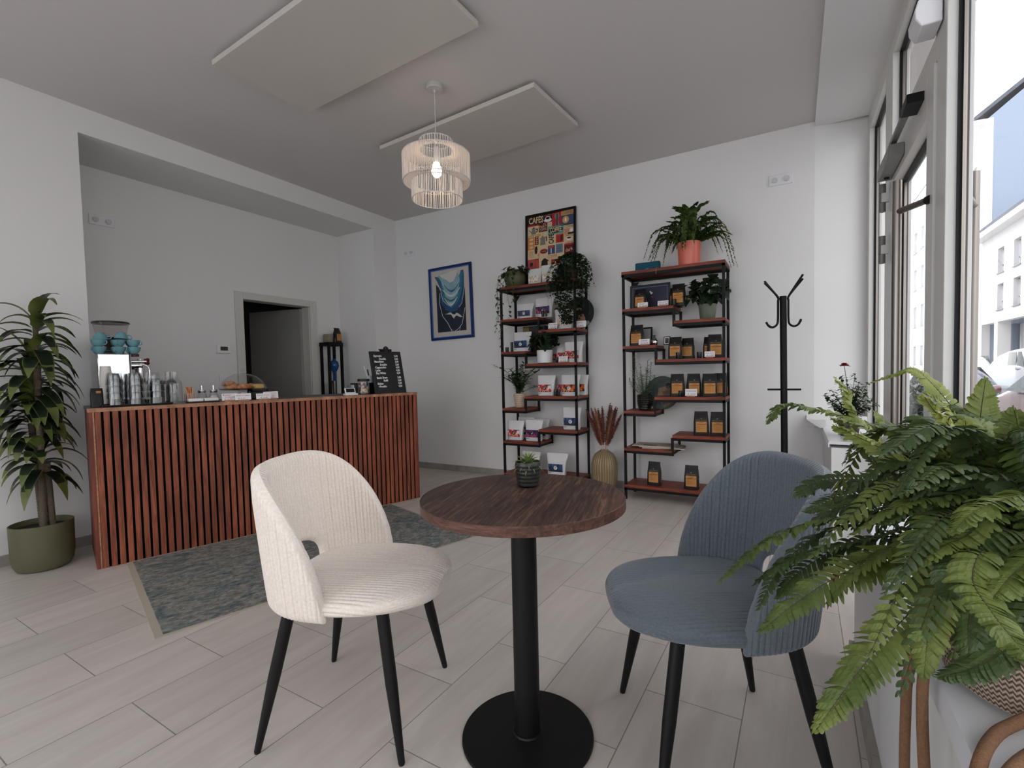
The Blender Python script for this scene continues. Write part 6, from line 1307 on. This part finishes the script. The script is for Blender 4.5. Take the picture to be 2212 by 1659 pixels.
# fronds of the crown that fill the middle and arch away to the window side
for i in range(96):
    a = random.uniform(0, 2*PI); R2 = random.uniform(.10, .30); h_ = random.uniform(.04, .22); dx_, dy_ = math.cos(a), math.sin(a)
    ex = BX-.03+dx_*R2; ey = BY+dy_*R2*1.2
    if ex > .43: ex = .43-random.uniform(0, .05)
    zt_ = BZ+.16+h_; ez = max(BZ+.05, zt_-random.uniform(.0, .2))
    if ey < .66: continue
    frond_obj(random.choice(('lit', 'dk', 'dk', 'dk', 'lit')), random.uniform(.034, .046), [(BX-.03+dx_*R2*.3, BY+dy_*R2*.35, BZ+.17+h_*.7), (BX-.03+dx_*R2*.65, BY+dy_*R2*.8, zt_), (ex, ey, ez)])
mb = MB(); frond(mb, [(-.20, -.06, .18), (-.242, -.081, .168), (-.256, -.087, .15), (-.258, -.092, .136), (-.262, -.097, .122), (-.267, -.104, .105)], .007, dry_m, dry_m, n=18, lw=.8); mb.build('dried_frond', FN, smooth=0)

# ------------------------------------------------------------------ the street outside
GZ0 = -.35
asph = P('asphalt', S(120, 120, 124), .9, var=.15, vscale=3); pav = P('pavement_slabs', S(168, 166, 162), .85, var=.1, vscale=4)
tag(MB().box(2.3, 60, -40, 120, GZ0-.3, GZ0-.003, asph).build('road'), 'grey asphalt road outside the shop window', 'road')['kind'] = 'structure'
tag(MB().box(.66, 2.3, -40, 120, GZ0-.3, GZ0, pav).build('pavement'), 'light pavement in front of the shop', 'pavement')['kind'] = 'structure'
tag(MB().box(7.6, 9.0, -40, 120, GZ0-.3, GZ0, pav).build('pavement'), 'light pavement across the road', 'pavement')['kind'] = 'structure'
white_f = P('white_render', S(232, 230, 228), .9); greyw = P('gable_render_shade_tone', S(150, 162, 178), .9); pane_d = P('dark_window_pane', S(70, 80, 92), .15); roofm = P('grey_slate_roof', S(92, 96, 106), .6, var=.3, vscale=5)  # gable's shade is painted in as blue grey
def facade(name, label, X0, y0, y1, ztop, rows, pitch, ww, ground=None, roof=2.2, cat='building', X1=20, gable=False, door=0):
    b = thing(name, label, cat, (X0, (y0+y1)/2, GZ0)); oy = (y0+y1)/2
    ys = np.arange(y0+pitch*.7, y1-pitch*.4, pitch)
    mb = MB(); zz = [GZ0+(3.5 if ground else 0)]
    # wall strips with real openings: bands between window rows, piers between windows
    lev = []; z_prev = zz[0]
    for (za, zb) in rows:
        mb.box(0, .35, y0-oy, y1-oy, z_prev-GZ0, za-GZ0, white_f); e_prev = y0
        for y in ys: mb.box(0, .35, e_prev-oy, y-ww/2-oy, za-GZ0, zb-GZ0, white_f); e_prev = y+ww/2
        mb.box(0, .35, e_prev-oy, y1-oy, za-GZ0, zb-GZ0, white_f); z_prev = zb
    mb.box(0, .35, y0-oy, y1-oy, z_prev-GZ0, ztop-GZ0, white_f); mb.box(.35, X1-X0, y0-oy, y1-oy, 0 if not ground else 3.5, ztop-GZ0, greyw)
    if ground:
        for y in np.arange(y0, y1+.1, 4.6): mb.box(0, .5, y-.25-oy, y+.25-oy, 0, 3.5, white_f)
        mb.box(1.6, 2, y0-oy, y1-oy, 0, 3.5, white_f)
    mb.build('wall', b, smooth=0)
    for (za, zb) in rows:
        for y in ys:
            w_ = MB(); w_.box(.20, .24, y-ww/2-oy, y-ww/2+.07-oy, za-GZ0, zb-GZ0, plastic_w); w_.box(.20, .24, y+ww/2-.07-oy, y+ww/2-oy, za-GZ0, zb-GZ0, plastic_w); w_.box(.20, .24, y-ww/2-oy, y+ww/2-oy, za+(zb-za)*.3-GZ0, za+(zb-za)*.3+.07-GZ0, plastic_w); w_.box(.20, .24, y-ww/2-oy, y+ww/2-oy, zb-.07-GZ0, zb-GZ0, plastic_w)
            w_.box(-.06, .2, y-ww/2-.05-oy, y+ww/2+.05-oy, za-.04-GZ0, za-GZ0, P('window_ledge', S(150, 152, 156), .6)); wo = w_.build('window', b, smooth=0)
            MB().box(.245, .26, y-ww/2-oy, y+ww/2-oy, za-GZ0, zb-GZ0, pane_d).build('pane', wo, smooth=0)
    r_ = MB(); mb = r_; xe = -.45; zt = ztop-GZ0
    V = []; xm = (X1-X0)/2 if not gable else (X1-X0)/2
    for y in (y0-oy, y1-oy): V += [(xe, y, zt), (xm, y, zt+roof), (X1-X0+.3, y, zt), (xe, y, zt+.22), (xm, y, zt+roof+.3), (X1-X0+.3, y, zt+.22)]
    mb.add(V, [(0, 1, 4, 3), (1, 2, 5, 4), (6, 9, 10, 7), (7, 10, 11, 8), (3, 4, 10, 9), (4, 5, 11, 10), (0, 6, 7, 1), (1, 7, 8, 2), (0, 3, 9, 6)], roofm)
    if gable: mb.add([(0, y0+.05-oy, zt-.1), (X1-X0, y0+.05-oy, zt-.1), (xm, y0+.05-oy, zt+roof)], [(0, 1, 2)], greyw)
    mb.build('roof', b, smooth=0)
    MB().box(-.5, .0, y0-oy, y1-oy, zt-.25, zt+.02, white_f).build('eaves', b, smooth=0); return b
facade('town_house', 'white two-storey house with open parking bays across the street', 9.0, 11, 36.4, 7.9, [(3.75, 5.05), (5.6, 6.85)], 2.1, .85, ground=True, roof=1.6, X1=17)
facade('tall_house', 'tall white house with gable wall shaded blue grey behind the lower one', 9.1, 36.6, 74, 14.5, [(1.0, 2.6), (4.2, 6.0), (7.4, 9.2), (10.6, 12.4)], 2.6, 1.1, roof=5.0, X1=21, gable=True)
tag(MB().box(9.0, 18, -30, 10.9, GZ0, 9.5, white_f).build('neighbour_house'), 'plain white house across the street near the shop', 'building')['kind'] = 'structure'
tag(MB().box(-8, .655, 4.75, 40, GZ0, 9, white_f).build('adjoining_house'), 'plain white facade adjoining the shop', 'building')['kind'] = 'structure'
# parked cars
def car(name, label, loc, paint, rz=0, van=False, Lc=4.1):
    t = thing(name, label, 'van' if van else 'car', loc, rz); g = P('car_glass', S(86, 104, 104), .08, spec=.8); tyre = P('tyre_rubber', S(24, 24, 25), .8)
    # stations along the length (front = +y): y, belt z, roof z, body half width, roof half width
    if van: ST = [(-2.3, .9, 1.0, .80, .8), (-2.25, 1.1, 1.92, .90, .80), (.9, 1.1, 1.95, .92, .80), (1.35, 1.08, 1.5, .92, .82), (1.75, 1.05, 1.07, .90, .86), (2.25, .80, .82, .82, .8), (2.35, .5, .52, .75, .7)]
    else: ST = [(-2.05, .70, .71, .68, .62), (-1.95, .88, .90, .76, .68), (-1.6, .92, 1.12, .83, .62), (-1.1, .92, 1.38, .86, .58), (-.5, .91, 1.46, .87, .57), (.0, .90, 1.45, .87, .57), (.45, .90, 1.34, .87, .58), (.85, .90, 1.12, .87, .64), (1.15, .90, .93, .86, .72), (1.6, .82, .84, .83, .70), (1.95, .66, .68, .72, .6), (2.05, .5, .52, .66, .55)]
    K = len(ST); V = []; F = []; n = 9
    for y, zb, zr, hb, hr in ST:
        V += [(-hb*.96, y, .22), (-hb, y, .5), (-hb*.985, y, zb), (-hr, y, zr-.03), (0, y, zr+.015), (hr, y, zr-.03), (hb*.985, y, zb), (hb, y, .5), (hb*.96, y, .22)]
    for j in range(K-1):
        for i in range(n): a = j*n+i; b = j*n+(i+1) % n; F.append((a, b, b+n, a+n))
    F += [tuple(range(n)), tuple((K-1)*n+i for i in reversed(range(n)))]
    mb = MB(); mb.add(V, F, paint); bo = mb.build('body', t, smooth=50); sb = bo.modifiers.new('s', 'SUBSURF'); sb.levels = 2; sb.render_levels = 2
    for sx in (-1, 1):
        m_ = MB()
        for (ya, yb) in (((-1.0, -.32), (-.26, .62)) if not van else ((-.2, .5), (.56, 1.2))):
            ta = 1.32 if not van else 1.75; zl = .97 if not van else 1.15
            y_t = yb-(.36 if yb > .5 else .02); y_s = ya+(.22 if ya < -.9 else .02)
            xa = .865; xb = .66 if not van else .83
            m_.add([(sx*xa, ya, zl), (sx*xa, yb, zl), (sx*xb, y_t, ta), (sx*xb, y_s, ta)], [(0, 1, 2, 3)], g); m_.add([(sx*(xa+.008), ya, zl), (sx*(xa+.008), yb, zl), (sx*(xb+.008), y_t, ta), (sx*(xb+.008), y_s, ta)], [(3, 2, 1, 0)], g)
        m_.build('side_window', t, smooth=0)
        MB().lathe([(0, -.06), (.055, -.045), (.075, 0), (.06, .05), (0, .07)], paint, 16, T((sx*1.0, .52 if not van else 1.15, 1.0 if not van else 1.25)) @ Ry(PI/2*sx), cap=False).build('mirror', t)
    for y in (-1.3, 1.28):
        for sx in (-1, 1): MB().tube([(sx*.70, y, .31), (sx*.885, y, .31)], .31, tyre, 28).build('wheel', t)
    return t
car('parked_car', 'mauve brown parked car seen through the big window', (3.90, 10.35, GZ0), P('mauve_brown_car_paint', S(126, 84, 88), .25, coat=.8))
car('parked_car', 'dark blue car parked in front of the mauve brown one', (3.75, 18.6, GZ0), P('dark_blue_car_paint', S(60, 76, 104), .25, coat=.8))
car('parked_van', 'white van on the far side of the street', (6.9, 21.5, GZ0), P('white_car_paint', S(226, 228, 230), .3, coat=.5), PI, True)
car('parked_van', 'second white van further down the street', (6.9, 31.0, GZ0), P('white_car_paint', S(226, 228, 230), .3, coat=.5), PI, True)
# clipped shrub in a planter outside the door
t = thing('outdoor_shrub', 'dark green clipped shrub in a planter on the pavement outside', 'shrub', (.98, 5.55, GZ0))
MB().lathe([(0, 0), (.20, 0), (.25, .42), (.24, .44), (.22, .40)], P('grey_stone_planter', S(110, 108, 104), .8), 28, cap=False).build('planter', t)
mb = MB(); sg2 = leafmat('outdoor_shrub_leaf', S(30, 44, 30), S(58, 74, 48), .2, 9)
for i in range(1500):
    d = rdir(-1, 1); q = random.uniform(.7, 1.02); p = Vector((d.x*.25*q, d.y*.25*q, .85+d.z*.48*q)); add_leaf(mb, p, (d+rdir(-1, 1)*.8), .045, .03, sg2, .3, 3, .1)
mb.build('foliage', t, smooth=0)
